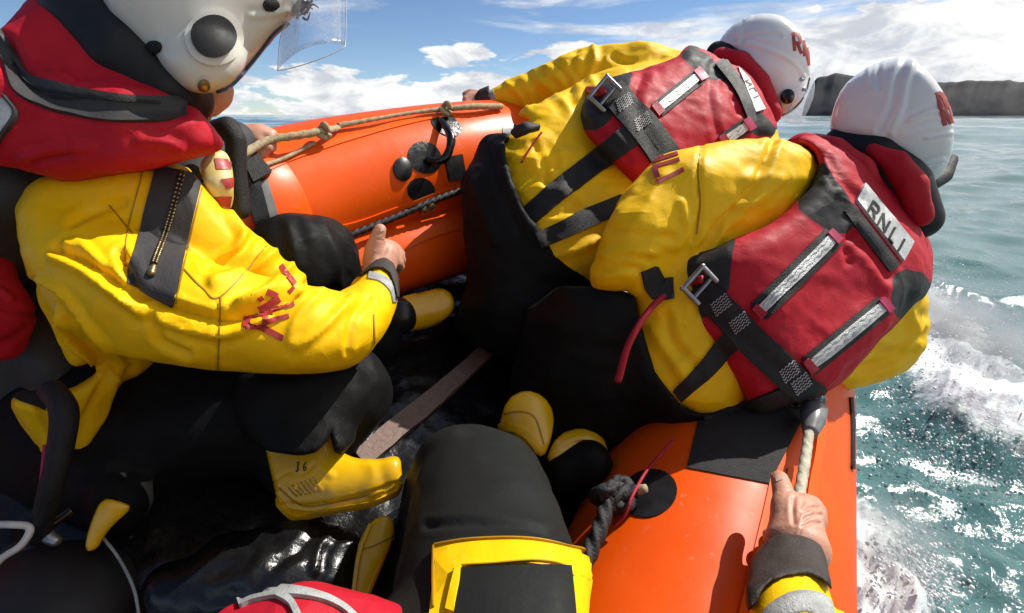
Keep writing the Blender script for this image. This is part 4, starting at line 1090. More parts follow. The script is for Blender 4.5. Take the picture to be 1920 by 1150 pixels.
Ch_poly = chaikin([(1554, 254), (1560, 208), (1580, 161), (1612, 133), (1656, 113), (1700, 104), (1731, 124), (1762, 160), (1784, 204), (1791, 252), (1783, 298), (1764, 330), (1738, 351), (1722, 330), (1704, 300), (1662, 270), (1612, 256)], 1)
helC = soft('helmet', [ell(1673, 232, 1.10, (.150, .158, .16), rot_axes(-15)), [(1715, 265, 1.08, .085), (1742, 312, 1.08, .055)]], M['helmet'], pC, Ch_poly, .0036, .02, sharp=2.0, polyk=.02,
            creases=[([(1699, 106), (1680, 148), (1672, 195), (1648, 245)], 5, -.0034), ([(1716, 112), (1700, 150), (1690, 200), (1672, 250)], 6, .0032), ([(1648, 114), (1646, 140), (1650, 165)], 4, -.0022), ([(1630, 120), (1628, 150), (1640, 175)], 4, .0020),
                     ([(1706, 226), (1740, 210), (1765, 207)], 4, .0028), ([(1700, 245), (1740, 232), (1775, 228)], 5, -.0012), ([(1736, 259), (1765, 252), (1785, 250)], 3.5, .0026), ([(1590, 150), (1620, 130)], 3, -.0020), ([(1735, 310), (1770, 300)], 4, .003)])
hc = [bvh_of(helC)]
letter('R', [(1757, 174), (1771, 180), (1785, 232), (1772, 236)], 8, hc, M['print'], pC)
letter('N', [(1776, 188), (1784, 205), (1790, 232), (1787, 228)], 4, hc, M['print'], pC)
ribbon('helmet_rim', [(1556, 256), (1612, 260), (1662, 274), (1704, 304), (1738, 350)], 8, hc, M['neoprene'], pC, .006)
soft('chin_guard', [[(1740, 345, 1.17, .022), (1768, 330, 1.20, .02), (1782, 300, 1.22, .016)]], M['web'], pC, h=.005)
hand('hand', pC, [(1548, 742, 1.05, .032), (1530, 765, 1.02, .032)], [[(1528, 752, 1.0, .012), (1512, 762, .985, .011), (1508, 776, .99, .010)], [(1530, 762, 1.0, .012), (1514, 774, .985, .011), (1512, 786, .99, .010)],
     [(1534, 770, 1.0, .012), (1520, 784, .985, .011), (1518, 794, .99, .009)], [(1540, 776, 1.0, .011), (1528, 790, .99, .010), (1526, 799, .995, .009)]], [(1548, 748, 1.02, .013), (1546, 774, 1.0, .012), (1540, 790, .99, .010)])
bo1 = soft('boot', [[(985, 770, .99, .062), (1000, 830, .96, .055), (1010, 870, .95, .045)], [(1040, 800, 1.06, .07), (990, 780, 1.0, .06)]], M['boot'], pC, chaikin([(935, 800), (950, 748), (985, 730), (1020, 742), (1040, 775), (1035, 820), (1018, 862), (990, 835), (938, 806)], 1), .004, .02, polyk=.004)
ribbon('boot_sole', [(938, 800), (972, 806), (1000, 828), (1018, 858)], 12, [bvh_of(bo1)], M['boot'], pC, .006)
ribbon('boot_sole', [(939, 778), (975, 772), (1003, 784), (1020, 834)], 3, [bvh_of(bo1)], M['seam'], pC, .0012, m=3)
bo2 = soft('boot', [[(1040, 850, .98, .05), (1090, 840, 1.0, .055), (1110, 880, .98, .04)]], M['boot'], pC, chaikin([(1022, 862), (1045, 815), (1090, 800), (1130, 815), (1142, 850), (1135, 880), (1080, 900), (1040, 890)], 1), .004, .02, polyk=.004)
soft('boot_sole', [[(1055, 885, .94, .036), (1105, 868, .94, .044), (1122, 885, .95, .034), (1100, 915, .96, .03)]], M['trouser'], pC, h=.004, k=.02)

ribbon('boot_sole', [(1024, 866), (1048, 840), (1088, 822), (1124, 832), (1138, 858)], 7, [bvh_of(bo2)], M['boot'], pC, .004)
# ------------------------------------------------------------------ near crew in profile at the left (A)
pA = thing('person', 'crew in profile with raised visor, yellow sleeve and open hand above dark knee', 'person', c2w(U(330, 1000, .95))[:3])
A_top = [[(60, 860, .84, .12), (110, 640, .82, .15), (180, 420, .80, .15), (230, 330, .78, .12)], [(190, 400, .80, .13), (330, 420, .80, .10), (440, 480, .82, .07), (520, 530, .84, .05)], [(150, 780, .86, .10), (130, 700, .85, .12)]]
A_arm = [[(120, 470, .72, .085), (230, 540, .70, .088), (400, 605, .70, .079), (560, 625, .73, .075), (655, 630, .79, .066), (705, 570, .88, .055), (712, 515, .93, .042)]]
A_poly = chaikin([(30, 388), (60, 340), (130, 330), (285, 316), (345, 308), (372, 335), (398, 362), (420, 390), (452, 412), (480, 440), (516, 468), (536, 490), (568, 503), (596, 525), (620, 521), (656, 527), (672, 516), (694, 500), (722, 484), (744, 512),
                  (747, 556), (733, 602), (705, 650), (662, 692), (622, 703), (520, 703), (400, 701), (240, 699), (207, 762), (175, 829), (124, 882), (78, 846), (50, 808), (15, 748), (60, 742), (130, 735), (196, 695), (172, 677), (142, 688), (130, 677), (98, 610), (59, 522), (38, 460), (32, 405)], 1)
A_creases = [([(228, 480), (262, 548), (328, 577), (400, 598), (445, 600), (500, 575), (550, 548)], 8, -.016), ([(100, 484), (160, 512), (213, 550), (268, 590)], 7, .010), ([(110, 468), (170, 495), (220, 530), (262, 560)], 7, -.010), ([(62, 530), (100, 572), (150, 635), (215, 694)], 6, -.010), ([(76, 524), (118, 556), (170, 618), (236, 686)], 6, .008), ([(95, 560), (132, 640), (172, 676)], 4, .008),
             ([(290, 605), (300, 640), (350, 665)], 7, -.008), ([(295, 600), (360, 622), (430, 628), (500, 600)], 7, .009), ([(130, 600), (180, 650), (240, 690)], 9, -.007), ([(555, 650), (600, 620), (660, 560)], 8, .007), ([(650, 660), (660, 600), (690, 560)], 6, -.005),
             ([(430, 400), (455, 440), (440, 470), (400, 490)], 8, .009), ([(480, 440), (450, 470), (390, 500)], 7, -.008), ([(516, 470), (470, 505), (400, 530)], 9, .008), ([(545, 500), (500, 545), (450, 570)], 8, .009), ([(585, 525), (540, 560), (500, 590)], 7, -.007),
             ([(620, 525), (600, 550), (560, 590), (540, 640)], 8, .005), ([(410, 570), (405, 640), (408, 695)], 3, -.003), ([(135, 420), (170, 400), (230, 380)], 8, -.006), ([(120, 470), (150, 455), (190, 500)], 7, .006), ([(420, 575), (480, 560), (540, 530)], 7, .007),
             ([(200, 700), (170, 760), (130, 850)], 6, -.008), ([(215, 710), (195, 770), (150, 840)], 6, .007), ([(60, 760), (80, 800), (85, 840)], 6, .006)]
bodyA = soft('drysuit', A_top + A_arm, M['yellow'], pA, A_poly, .0050, .022, creases=A_creases, folds=[(0.004, (5, 7, 5), True), (.002, (18, 20, 18), False)], polyk=.028)
bvA = bvh_of(bodyA)
A_kn = [[(560, 490, 1.00, .095), (600, 480, 1.05, .085), (620, 560, 1.10, .08), (700, 640, 1.16, .07)], [(560, 500, 1.00, .095), (420, 620, .98, .12), (250, 760, .95, .13)]]
legsA = soft('trousers', A_kn + [[(160, 800, .93, .14), (350, 790, .92, .13), (540, 760, .92, .105), (640, 735, .95, .095)], [(640, 740, .95, .09), (600, 800, .93, .08), (560, 865, .90, .066)], [(120, 850, .92, .13), (220, 895, .84, .09), (222, 940, .78, .05)]], M['trouser'], pA,
             None, .0062, .035, folds=TRF, creases=[([(540, 420), (560, 500)], 9, .006), ([(600, 410), (630, 480), (640, 540)], 8, .005)])
soft('cuff', A_arm, M['cuff'], pA, [(664, 522), (690, 499), (705, 487), (722, 482), (738, 493), (748, 520), (750, 562), (744, 557), (739, 536), (730, 513), (715, 503), (697, 503), (681, 513)], .0032, .02, inflate=.0045, polyk=.003, largest=True)
ribbon('reflective_band', [(692, 517), (716, 524), (735, 543), (741, 566)], 13, [bvA], M['reflw'], pA, .003)
patch('zip_panel', quad_grid([(292, 314), (378, 330), (326, 574), (238, 530)], 10, 22), [bvA], M['panel'], pA, .004)
zpn = [bvh_of(o) for o in COL.objects if o.parent == pA and o.name.split('.')[0] == 'zip_panel']
ribbon('zip_track', [(342, 318), (322, 400), (302, 460), (290, 492)], 13, zpn, M['web'], pA, .002)
zl = catmull(np.array([(344, 316), (322, 400), (304, 455), (291, 494)], float), 34)
for q in zl:
    for s in (-3.2, 3.2):
        disc('zip_tooth', (q[0] + s, q[1] + .3 * s), 2.4, 1.9, -.2, zpn, M['brass'], pA, .0045, rings=2, seg=8, dome=.001, skirt=.003)
soft('zip_pull', [[(288, 500, w2c(np.array(cast(zpn, 288, 500)[0]))[2] - .004, .004), (284, 512, w2c(np.array(cast(zpn, 284, 512)[0]))[2] - .004, .005)]], M['brass'], pA, h=.0015, k=.004)
for L in ([(205, 385), (250, 440)], [(345, 505), (380, 540), (415, 556), (500, 462)], [(415, 556), (412, 620), (408, 694)], [(268, 322), (240, 430), (234, 500)], [(380, 345), (345, 500), (330, 570)], [(700, 590), (702, 645)]):
    ribbon('seam', L, 2.4, [bvA], M['seam'], pA, .0014, m=2)
for L, w in (([(464, 593), (463, 603), (463, 614)], 14), ([(460, 611), (480, 612), (498, 616)], 9), ([(492, 614), (508, 623), (531, 635)], 12), ([(466, 595), (482, 592), (498, 590)], 6), ([(498, 590), (495, 609)], 9), ([(498, 604), (520, 598), (542, 592)], 9),
             ([(486, 582), (504, 571), (523, 560)], 13), ([(506, 582), (528, 576), (551, 569)], 8), ([(488, 587), (512, 588)], 7), ([(500, 547), (510, 551), (519, 556)], 11), ([(484, 563), (492, 558)], 8),
             ([(527, 498), (539, 516), (552, 533)], 9), ([(551, 539), (541, 548)], 7)):
    ribbon('letter', L, w, [bvA], M['print'], pA, .0020, base=.001, m=5, n=12)
hand('hand', pA, [(712, 505, .93, .030), (716, 482, .945, .033), (722, 472, .955, .026)],
     [[(724, 470, .955, .0135), (734, 462, .99, .012), (742, 466, 1.03, .011), (744, 476, 1.055, .010)], [(730, 474, .96, .0135), (742, 470, 1.0, .012), (750, 476, 1.04, .011), (750, 486, 1.06, .010)],
      [(734, 482, .965, .013), (746, 480, 1.0, .0115), (752, 488, 1.035, .0105), (750, 496, 1.05, .010)], [(736, 490, .96, .012), (746, 492, .99, .0105), (750, 500, 1.015, .010), (746, 506, 1.03, .009)]],
     [(704, 490, .935, .024), (702, 470, .925, .019), (706, 450, .92, .0150), (711, 436, .918, .0125), (713, 431, .918, .0115)],
     creases=[([(700, 452), (708, 449), (717, 452)], 1.6, -.0012), ([(724, 462), (720, 474), (712, 480)], 5, -.002), ([(702, 436), (712, 440), (718, 438)], 1.4, -.0008)])
ribbon('thumbnail', [(716, 427), (717, 434)], [6, 8], [bvh_of([o for o in COL.objects if o.parent == pA and o.name.startswith('hand')][0])], plain('thumb_nail', (0.70, 0.45, 0.36), .3), pA, .0010, n=4, m=4)
# boots
J_poly = chaikin([(480, 760), (560, 740), (640, 760), (640, 846), (650, 853), (676, 861), (713, 861), (740, 854), (752, 860), (753, 887), (756, 908), (744, 931), (693, 955), (614, 967), (556, 981), (522, 960), (516, 922), (510, 897)], 1)
boA = soft('boot', [[(530, 880, .86, .062), (570, 910, .84, .058), (640, 905, .83, .052), (710, 900, .83, .046), (735, 888, .83, .040)], [(565, 770, .88, .068), (560, 840, .87, .066), (560, 900, .85, .062), (545, 945, .84, .035)], [(610, 790, .87, .05), (600, 880, .84, .05)]], M['boot'], pA, J_poly, .0036, .02, polyk=.012,
            creases=[([(530, 945), (580, 948), (660, 935), (745, 905)], 3.0, -.003), ([(520, 925), (545, 950), (600, 955), (690, 940)], 3, .003), ([(512, 905), (540, 885), (565, 890), (590, 870)], 3, -.002), ([(590, 850), (600, 875), (620, 890)], 6, .002), ([(690, 865), (700, 890), (690, 920)], 10, .002)]
            + [([(540 + i * 8, 912 - i * 2.2), (556 + i * 8, 928 - i * 1.2)], 1.9, .0022) for i in range(7)])
hemA = soft('trouser_hem', [[(520, 740, .86, .075), (540, 800, .835, .070), (535, 850, .82, .060)], [(620, 740, .87, .070), (600, 800, .84, .060), (610, 850, .81, .050)], [(560, 760, .85, .08), (570, 850, .81, .06)]], M['trouser'], pA,
     [(430, 700), (720, 690), (690, 800), (640, 850), (628, 844), (620, 803), (611, 828), (592, 847), (572, 852), (556, 853), (525, 848), (492, 842), (440, 800)], .0045, .03, polyk=.004, folds=TRF)
ba = [bvh_of(boA)]
ribbon('boot_sole', [(519, 935), (538, 958), (560, 969), (614, 957), (690, 944), (742, 922), (752, 905)], 9, ba, M['boot'], pA, .004)
ribbon('boot_sole', [(524, 915), (552, 940), (580, 950), (650, 938), (720, 922)], 3, ba, M['seam'], pA, .0012, m=3)
for i in range(7): ribbon('boot_rib', [(540 + i * 8, 913 - i * 3.0), (548 + i * 8, 923 - i * 2.4), (558 + i * 8, 931 - i * 1.8)], 1.8, ba, M['seam'], pA, .0009, m=2)
for ch, q in (('J', [(556, 868), (563, 867), (562, 884), (555, 885)]), ('6', [(569, 867), (578, 866), (577, 882), (568, 883)])):
    letter(ch, q, 1.8, ba, M['web'], pA, .0012)
soft('boot', [[(225, 945, .74, .042), (190, 985, .73, .038), (172, 1030, .72, .034)]], M['boot'], pA, chaikin([(190, 933), (222, 939), (252, 950), (214, 983), (195, 1006), (182, 1032), (157, 1036), (166, 990)], 1), .004, .02, polyk=.003)
# life jacket
A_v1_poly = chaikin([(-60, 120), (6, 64), (36, 18), (70, -14), (120, -30), (180, -10), (260, 90), (335, 165), (372, 208), (398, 238), (426, 276), (382, 292), (330, 304), (285, 319), (204, 331), (120, 342), (72, 323), (-60, 300)], 1)
vestA = soft('life_jacket', [[(-40, 190, .70, .11), (40, 90, .69, .085), (90, 20, .70, .06)], [(60, 100, .68, .08), (180, 150, .70, .075), (300, 190, .72, .06)], [(-60, 260, .66, .10), (100, 265, .665, .082), (240, 262, .68, .072), (340, 258, .71, .060), (400, 270, .75, .045)]],
             M['red'], pA, A_v1_poly, .0052, .02, polyk=.03, inflate=.008, creases=[([(10, 90), (45, 150), (110, 190), (220, 205), (340, 205)], 14, -.012), ([(60, 310), (90, 300), (130, 292)], 7, -.006), ([(75, 120), (110, 140), (135, 148)], 5, .004), ([(110, 130), (160, 150)], 5, -.004),
             ([(40, 296), (110, 280), (170, 276)], 7, .005), ([(260, 262), (310, 268), (340, 280)], 8, .006)], folds=[(.003, (9, 11, 9), True), (.0012, (28, 28, 28), False)])
va = bvh_of(vestA)
ribbon('collar_band', [(-10, 60), (14, 100), (42, 156), (105, 184), (200, 202), (300, 206), (350, 200)], [26, 30, 44, 52, 52, 46, 30], [va, bvA], M['panel'], pA, .006, m=6)
cb = [bvh_of(o) for o in COL.objects if o.parent == pA and o.name.split('.')[0] == 'collar_band']
ribbon('band_zip', [(95, 180), (130, 184), (160, 182)], 4, cb, M['web'], pA, .002, m=2)
ribbon('band_piping', [(24, 120), (60, 160), (130, 176), (210, 186), (300, 192)], 5, cb, M['web'], pA, .003, m=3)
patch('reflective_patch', quad_grid([(-20, 205), (16, 186), (34, 216), (-20, 290)], 8, 8), [va], M['refl'], pA, .006)
ribbon('patch_border', [(14, 184), (34, 216), (8, 255), (-14, 284)], 5, [va], M['panel'], pA, .009, m=3)
soft('vest_side', [[(-30, 340, .72, .07), (40, 355, .72, .045), (95, 352, .73, .028)], [(-30, 360, .72, .07), (-15, 440, .76, .055), (20, 530, .82, .05), (60, 620, .84, .05), (110, 710, .86, .045)], [(-40, 480, .84, .09), (-10, 620, .86, .09), (30, 740, .88, .07)]], M['panel'], pA, h=.005)
soft('vest_front', [[(-40, 520, .74, .045), (-20, 585, .73, .048), (14, 605, .75, .032), (0, 640, .75, .030)]], M['red'], pA, h=.004, folds=[(.004, (14, 14, 14), True)], creases=[([(0, 575), (35, 585), (58, 590)], 6, -.006), ([(0, 545), (20, 560)], 5, .005)])
soft('neck_seal', [[(150, -40, .68, .055), (165, 20, .67, .052), (240, 100, .67, .050), (320, 165, .69, .042), (350, 185, .72, .036)], [(190, 160, .78, .06), (330, 215, .78, .045)]], M['neoprene'], pA, h=.006)
headA = soft('head', [ell(400, 0, .78, (.085, .10, .08)), [(370, 120, .76, .05), (398, 165, .76, .030), (410, 176, .76, .016)], [(408, 176, .76, .014), (417, 183, .76, .0085)], [(398, 186, .76, .018), (390, 195, .76, .02)], [(360, 130, .78, .05), (330, 200, .80, .05)]], M['skin'], pA, h=.0036, k=.014)
Ah_poly = chaikin([(150, -40), (176, 0), (256, 90), (330, 158), (348, 172), (372, 177), (402, 174), (432, 162), (457, 135), (487, 98), (512, 66), (538, 43), (570, 22), (580, 0), (560, -90), (480, -190), (350, -230), (220, -180), (140, -110)], 1)
helA = soft('helmet', [ell(365, -40, .74, (.18, .165, .135), rot_axes(10)), [(365, 60, .70, .10), (385, 120, .69, .06)]], M['helmetg'], pA, Ah_poly, .004, .03, sharp=2.0, polyk=.022,
            creases=[([(470, 30), (490, 30), (540, 20)], 5, .0025)])
ha = [bvh_of(helA)]
disc('ear_port_ring', (401, 71), 52, 52, 0, ha, M['helmetg'], pA, .005, dome=.002)
ha2 = ha + [bvh_of(o) for o in COL.objects if o.parent == pA and o.name.split('.')[0] == 'ear_port_ring']
disc('ear_port', (400, 69), 40, 40, 0, ha2, M['neoprene'], pA, .005, dome=.0)
disc('helmet_bolt', (290, 89), 14, 13, 0, ha, M['web'], pA, .004, dome=.002)
disc('helmet_bolt', (507, 10), 14.5, 13, 0, ha, M['web'], pA, .004, dome=.002)
disc('helmet_bolt', (382, 159), 11, 10, 0, ha, M['brass'], pA, .004, dome=.002)
ribbon('helmet_edge', [(405, 173), (434, 160), (458, 133), (488, 96), (513, 63), (540, 41)], 5, ha, M['blue'], pA, .004)
ribbon('helmet_edge', [(178, 4), (256, 92), (330, 158), (350, 172)], 7, ha, M['neoprene'], pA, .004)
rr = np.random.default_rng(5)
h0 = on(556, 22, ha, .004)
for i in range(26):
    s = h0 + np.array([rr.normal(0, .007), rr.normal(0, .006), rr.normal(0, .004)])
    tube('frayed_tape', [s, s + np.array([.008 + rr.normal(0, .004), .006 + rr.normal(0, .006), -.004]), s + np.array([.016 + rr.normal(0, .007), .010 + rr.normal(0, .009), -.006])], [.0022, .0018, .0008], M['tuft'], pA, n=6, seg=5)
sheet('visor', [U(521, 132, .72), U(646, 84, .74), U(648, -60, .74), U(540, -60, .72)], M['visor'], pA, bulge=-.03)
tube('visor_edge', [U(540, 40, .715), U(526, 70, .715), U(521, 124, .715), U(526, 132, .715), U(580, 118, .712), U(640, 92, .725), U(648, 70, .735), U(649, -40, .735)], .0007, M['whitepl'], pA, n=60, seg=6)
# straps, label and the far arm on the line
soft('far_sleeve', [[(370, 350, .92, .06), (420, 290, .98, .05), (440, 265, 1.02, .042)]], M['panel'], pA, h=.006)
soft('shoulder_strap', [[(405, 245, .86, .018), (428, 240, .86, .02), (442, 262, .86, .018), (444, 330, .87, .017), (452, 395, .88, .016)]], M['web'], pA, h=.004, k=.01)
w8 = soft('name_patch', [[(400, 305, .80, .026), (408, 345, .80, .030)], [(412, 350, .80, .026), (418, 385, .81, .022)]], M['whistle'], pA, chaikin([(372, 310), (385, 292), (405, 281), (428, 280), (436, 300), (438, 345), (438, 380), (428, 400), (405, 385), (392, 362), (380, 340)], 1), .003, .02, polyk=.006)
wb = [bvh_of(w8)]
patch('patch_print', quad_grid([(402, 297), (432, 299), (433, 318), (406, 318)], 5, 5), wb, M['print'], pA, .0015)
patch('patch_print', quad_grid([(414, 337), (437, 333), (437, 350), (424, 356)], 5, 5), wb, M['print'], pA, .0015)
patch('patch_print', quad_grid([(402, 370), (434, 368), (430, 392), (412, 384)], 5, 5), wb, M['print'], pA, .0015)
hand('hand', pA, [(455, 268, 1.06, .038), (485, 264, 1.07, .036)], [[(490, 254, 1.06, .015), (508, 260, 1.05, .013), (508, 276, 1.05, .012)], [(486, 264, 1.05, .015), (500, 276, 1.035, .013), (492, 288, 1.04, .012)],
     [(478, 274, 1.05, .015), (488, 288, 1.035, .013), (478, 294, 1.04, .012)], [(468, 280, 1.05, .014), (474, 294, 1.04, .012), (464, 297, 1.05, .011)]], [(470, 250, 1.07, .016), (492, 247, 1.07, .014), (510, 252, 1.07, .012)])
ribbon('waist_belt', [(-20, 690), (20, 706), (60, 728), (92, 744)], [60, 62, 60, 52], [bvA, va], M['web'], pA, .01, m=6)
tube('strap_tail', [U(95, 730, .70), U(120, 770, .68), U(112, 850, .67), U(92, 930, .67), U(72, 1010, .70)], [.016, .017, .015, .014, .013], M['web'], pA, n=40, seg=8)
tube('red_piping', [U(84, 835, .70), U(80, 880, .69), U(74, 930, .69)], .0025, M['pink'], pA, n=20, seg=6)

# ------------------------------------------------------------------ the crew member wearing the camera (D)
pD = thing('person', 'seated crew seen from own eyes: knee with yellow pocket and fist on pale rope', 'person', c2w(np.array([0.05, -.95, .35])))
D_leg = [[(900, 890, .80, .105), (905, 960, .72, .115), (930, 1080, .60, .125), (960, 1300, .46, .13)], [(900, 900, .82, .105), (800, 990, .86, .095), (730, 1080, .88, .07)]]
D_poly = chaikin([(700, 1112), (735, 1040), (752, 952), (760, 866), (780, 816), (832, 798), (889, 795), (939, 806), (990, 832), (1020, 862), (1048, 924), (1060, 985), (1080, 1035), (1108, 1045), (1090, 1160), (1100, 1700), (300, 1700), (600, 1200)], 1)
legD = soft('trousers', D_leg + [[(700, 1500, .40, .13), (400, 1750, .34, .13)]], M['knee'], pD, D_poly, .0050, .04, folds=[(.003, (7, 9, 7), True)], polyk=.03, creases=[([(800, 985), (880, 978), (980, 985), (1050, 1005)], 7, -.005), ([(770, 900), (800, 840), (850, 815)], 14, .004)])
ld = [bvh_of(legD)]
def w5(P, r): return ('w', float(P[0]), float(P[1]), float(P[2]), r)
def dS(px, py, off): return on(px, py, tb, off)
def g4(px, py, off, r):
    d = float(on(px, py, tb, off)[2]); return (px, py, d, r)
WR = g4(1494, 1022, .085, .038)
D_arm = [w5((.15, -.24, -.14), .085), w5((.27, -.36, .10), .075), w5((.345, -.43, .36), .064), w5(U(1490, 1200, WR[2] - .15), .056), w5(U(1484, 1115, WR[2] - .075), .051), w5(U(1482, 1064, WR[2] - .035), .046), w5(U(1492, 1024, WR[2]), .038)]
D_body = [[w5((0, -.80, .10), .15), w5((0, -.45, -.14), .165), w5((0, -.26, -.18), .14)], D_arm, [w5((-.17, -.24, -.16), .085), w5((-.36, -.52, -.08), .075), w5((-.30, -.72, .10), .06)]]
D_band = [(1405, 1150), (1404, 1070), (1414, 1042), (1440, 1012), (1466, 1002), (1500, 1006), (1530, 1018), (1541, 1028), (1553, 1086), (1566, 1130), (1575, 1200), (1600, 1500), (1300, 1500), (1400, 1200)]
bodyD = soft('drysuit', D_body, M['yellow'], pD, None, .0050, .03, folds=[(.003, (8, 8, 8), True)], cut=lambda P: np.where((P[:, 2] > .45) & (P[:, 0] > .1), sd_poly(*proj(P), chaikin(D_band, 1)) * P[:, 2] / FPX, -1.0))
bD = [bvh_of(bodyD)]
soft('cuff', [D_arm[-4:]], M['cuff'], pD, chaikin([(1398, 1150), (1402, 1070), (1413, 1041), (1438, 1012), (1466, 1001), (1500, 1004), (1531, 1016), (1543, 1027), (1556, 1088), (1562, 1110), (1548, 1092), (1517, 1075), (1465, 1082), (1432, 1104), (1412, 1140)], 1), .0038, .02, inflate=.0045, polyk=.004, largest=True,
     folds=[(.0015, (18, 18, 18), True)])
soft('reflective_band', [D_arm[-5:]], M['reflw'], pD, chaikin([(1404, 1230), (1420, 1160), (1442, 1128), (1490, 1103), (1540, 1108), (1566, 1130), (1580, 1230), (1560, 1180), (1520, 1150), (1480, 1160), (1450, 1200)], 1), .0038, .02, inflate=.0025, polyk=.002, largest=True)
# pocket on the thigh
for q in ([(820, 1030), (883, 1021), (979, 1020), (1047, 1029), (1104, 1044)],):
    ribbon('pocket_trim', [(a, b + 22) for a, b in q], 46, ld, M['yellow'], pD, .006, m=6)
ribbon('pocket_trim', [(840, 1066), (836, 1110), (828, 1170)], [44, 40, 40], ld, M['yellow'], pD, .006)
ribbon('pocket_trim', [(1084, 1070), (1078, 1120), (1074, 1170)], [40, 34, 34], ld, M['yellow'], pD, .006)
ribbon('pocket_trim', [(868, 1074), (862, 1110), (850, 1160)], [8, 12, 14], ld, M['yellow'], pD, .012, m=3)
patch('pocket_flap', quad_grid([(868, 1080), (1060, 1074), (1066, 1170), (856, 1170)], 12, 8), ld, M['knee'], pD, .010)
for L in ([(822, 1030), (883, 1022), (979, 1021), (1047, 1030), (1103, 1044)], [(862, 1072), (920, 1070), (1000, 1064), (1050, 1072), (1064, 1090)], [(820, 1032), (818, 1150)]):
    ribbon('seam', L, 2.2, ld, M['seam'], pD, .0085, m=2)
bD2 = soft('boot', [[(718, 985, .80, .040), (705, 1040, .78, .040), (675, 1120, .76, .036)]], M['boot'], pD, chaikin([(694, 978), (720, 965), (739, 974), (740, 1005), (714, 1070), (690, 1126), (670, 1180), (640, 1180), (657, 1124), (664, 1061), (673, 1013)], 1), .004, .02, polyk=.004)
ribbon('boot_sole', [(668, 1034), (700, 1024), (734, 1008)], 3, [bvh_of(bD2)], M['seam'], pD, .0012, m=3)
ribbon('boot_sole', [(697, 984), (682, 1020), (672, 1060), (664, 1120)], 5, [bvh_of(bD2)], M['boot'], pD, .004, m=3)
# right fist on the line
kn_ = [(1512, 945), (1524, 957), (1528, 972), (1524, 988)]
hand('hand', pD, [WR, g4(1494, 990, .085, .032), g4(1500, 968, .083, .027)],
     [[g4(1496, 985, .085, .018), g4(kn_[0][0], kn_[0][1], .080, .0135), g4(1523, 944, .050, .0115), g4(1508, 944, .022, .0105), g4(1482, 952, .024, .0095)], [g4(1500, 992, .085, .018), g4(kn_[1][0], kn_[1][1], .080, .0138), g4(1533, 958, .048, .0118), g4(1508, 962, .020, .0105), g4(1472, 968, .024, .0095)],
      [g4(1500, 1000, .085, .018), g4(kn_[2][0], kn_[2][1], .080, .0132), g4(1534, 975, .048, .0115), g4(1502, 982, .018, .0105), g4(1458, 986, .024, .0098)], [g4(1498, 1008, .083, .016), g4(kn_[3][0], kn_[3][1], .078, .0120), g4(1526, 993, .045, .0105), g4(1490, 1000, .018, .0095), g4(1443, 1004, .028, .0095)]],
     [g4(1482, 996, .085, .022), g4(1474, 958, .088, .0178), g4(1470, 930, .083, .0145), g4(1464, 906, .076, .0128), g4(1462, 898, .073, .0118)], h=.0021, extra=[[g4(1484, 968, .085, .020), g4(1502, 952, .080, .017)], [g4(1476, 955, .086, .019), g4(1496, 950, .080, .015)]],
     creases=[([(1536, 952), (1520, 952), (1506, 960)], 2.6, -.0022), ([(1540, 966), (1524, 966), (1508, 974)], 2.6, -.0022), ([(1538, 982), (1522, 981), (1506, 988)], 2.6, -.0020), ([(1462, 922), (1470, 919), (1480, 921)], 1.8, -.0012), ([(1460, 915), (1468, 913), (1476, 914)], 1.5, -.0009),
              ([(1488, 935), (1486, 955), (1488, 980)], 4, -.003), ([(1512, 945), (1502, 975), (1494, 1005)], 3, .0010), ([(1523, 958), (1510, 985), (1500, 1010)], 3, .0009)])
hD = [o for o in COL.objects if o.parent == pD and o.name.startswith('hand')][0]
bh = [bvh_of(hD)]
ribbon('thumbnail', [(1459, 893), (1462, 902)], [10, 13], bh, plain('nail', (0.70, 0.45, 0.36), .3), pD, .0012, n=4, m=5)
# front of the life jacket below the chin
A_ = soft('life_jacket', [[(468, 1242, .42, .050), (560, 1226, .42, .056), (690, 1264, .42, .055)], [w5((-.22, -.40, .20), .07), w5((0.0, -.46, .18), .08)]], M['red'], pD, None, .0045, .03, folds=[(.003, (12, 12, 12), True)])
va_ = [bvh_of(A_)]
ribbon('reflective_tape', [(446, 1132), (480, 1118), (540, 1112), (600, 1122), (640, 1140), (670, 1165)], [20, 22, 16, 12, 10, 10], va_, M['reflw'], pD, .004)
ribbon('reflective_tape', [(520, 1116), (545, 1132), (560, 1160)], [14, 12, 12], va_, M['reflw'], pD, .0045)

# ------------------------------------------------------------------ gear at the stern end
cowl = thing('engine_cowl', 'dark glossy rounded cowl with pale rim beside the black boots', 'engine cowl', c2w(U(110, 1150, .72)))
cw = soft('shell', [ell(92, 1180, .72, (.138, .120, .13)), ], plain('dark_grey_plastic', (0.03, 0.028, 0.03), .55, .3, var=.25, vscale=14), cowl, h=.005)
tube('rim', [U(186, 1000, .735), U(222, 1046, .72), U(250, 1102, .70), U(262, 1160, .69)], .0022, M['reflw'], cowl, n=30, seg=8)
hose = tube('white_hose', [U(-40, 985, .66), U(20, 984, .66), U(56, 990, .67), U(40, 1022, .66), U(0, 1050, .65), U(-30, 1090, .64)], .0048, M['whitepl'], None, n=60, seg=12)
tag(hose, 'white hose looping past the dark cowl', 'hose')
lev = thing('lever', 'thin black lever beside the webbing tail', 'lever', c2w(U(110, 1000, .72)))
tube('arm', [U(86, 992, .70), U(110, 975, .71), U(136, 956, .72)], [.007, .006, .006], M['gloss'], lev, n=14, seg=10)
soft('pivot', [[(92, 1006, .70, .010), (104, 1014, .70, .008)]], M['steel'], lev, h=.002, k=.004)
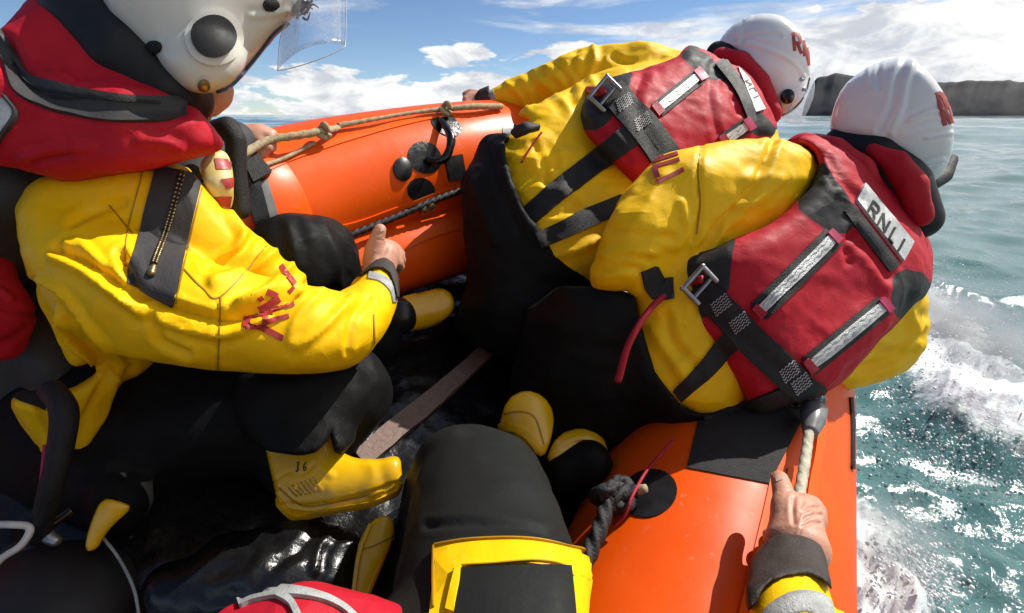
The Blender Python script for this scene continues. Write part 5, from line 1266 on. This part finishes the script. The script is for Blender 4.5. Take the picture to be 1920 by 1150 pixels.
# wet folded black sheet on the floor
fs = soft('folded_sheet', [[(420, 1050, .78, .04), (560, 1025, .80, .04), (640, 1030, .80, .03)], [(330, 1110, .74, .045), (520, 1095, .75, .05), (620, 1090, .76, .04)]], M['wetrub'], None, h=.005, k=.03,
          creases=[([(635, 992), (600, 1030), (590, 1070)], 7, .006), ([(590, 1000), (560, 1035), (520, 1060)], 9, -.005), ([(500, 1040), (470, 1080), (400, 1100)], 12, .006)], folds=[(.009, (6, 9, 6), True), (.003, (20, 16, 20), False)])
tag(fs, 'wet black folded rubber sheet lying between the boots', 'sheet')
# small fittings belong to the part they sit on
SUB = {'helmet': ('helmet_rim', 'ear_port', 'ear_port_centre', 'ear_port_ring', 'helmet_bolt', 'helmet_seam', 'visor', 'visor_edge', 'helmet_edge', 'frayed_tape', 'chin_guard'),
       'life_jacket': ('reflective_strip', 'reflective_strip_border', 'tape_print', 'end_tab', 'waist_belt', 'thigh_strap', 'stitching', 'buckle', 'buckle_bar', 'red_strap', 'collar_band', 'name_label', 'label_backing', 'band_zip', 'band_piping',
                       'reflective_patch', 'patch_border', 'reflective_tape', 'collar', 'side_buckle', 'side_strap', 'vest_side', 'vest_front', 'name_patch', 'patch_print', 'shoulder_strap', 'strap_tail', 'red_piping'),
       'boot': ('boot_sole', 'boot_top_band', 'boot_rib'), 'drysuit': ('seam', 'cuff', 'reflective_band', 'zip_panel', 'zip_track', 'zip_tooth', 'zip_pull', 'lanyard', 'toggle', 'far_sleeve'),
       'trousers': ('pocket_trim', 'pocket_flap', 'trouser_hem'), 'hand': ('thumbnail',)}
def centre(o):
    v = np.array([q.co[:] for q in o.data.vertices]); return v.mean(0)
for p in (pA, pB, pC, pD):
    kids = list(p.children)
    parts = {}
    for o in kids: parts.setdefault(o.name.split('.')[0], []).append(o)
    for host, names in SUB.items():
        if host not in parts: continue
        for nm in names:
            for o in parts.get(nm, ()):
                c = centre(o); o.parent = min(parts[host], key=lambda q: np.linalg.norm(centre(q) - c))
    hosts = parts.get('helmet', []) + parts.get('life_jacket', []) + parts.get('drysuit', []) + parts.get('boot', [])
    hb_ = {q.name: bvh_of(q) for q in hosts} if 'letter' in parts else {}
    for o in parts.get('letter', ()):
        c = centre(o)
        def near(q):
            r = hb_[q.name].find_nearest(Vector(c)); return r[3] if r[3] is not None else 9
        o.parent = min(hosts, key=near)
settle()
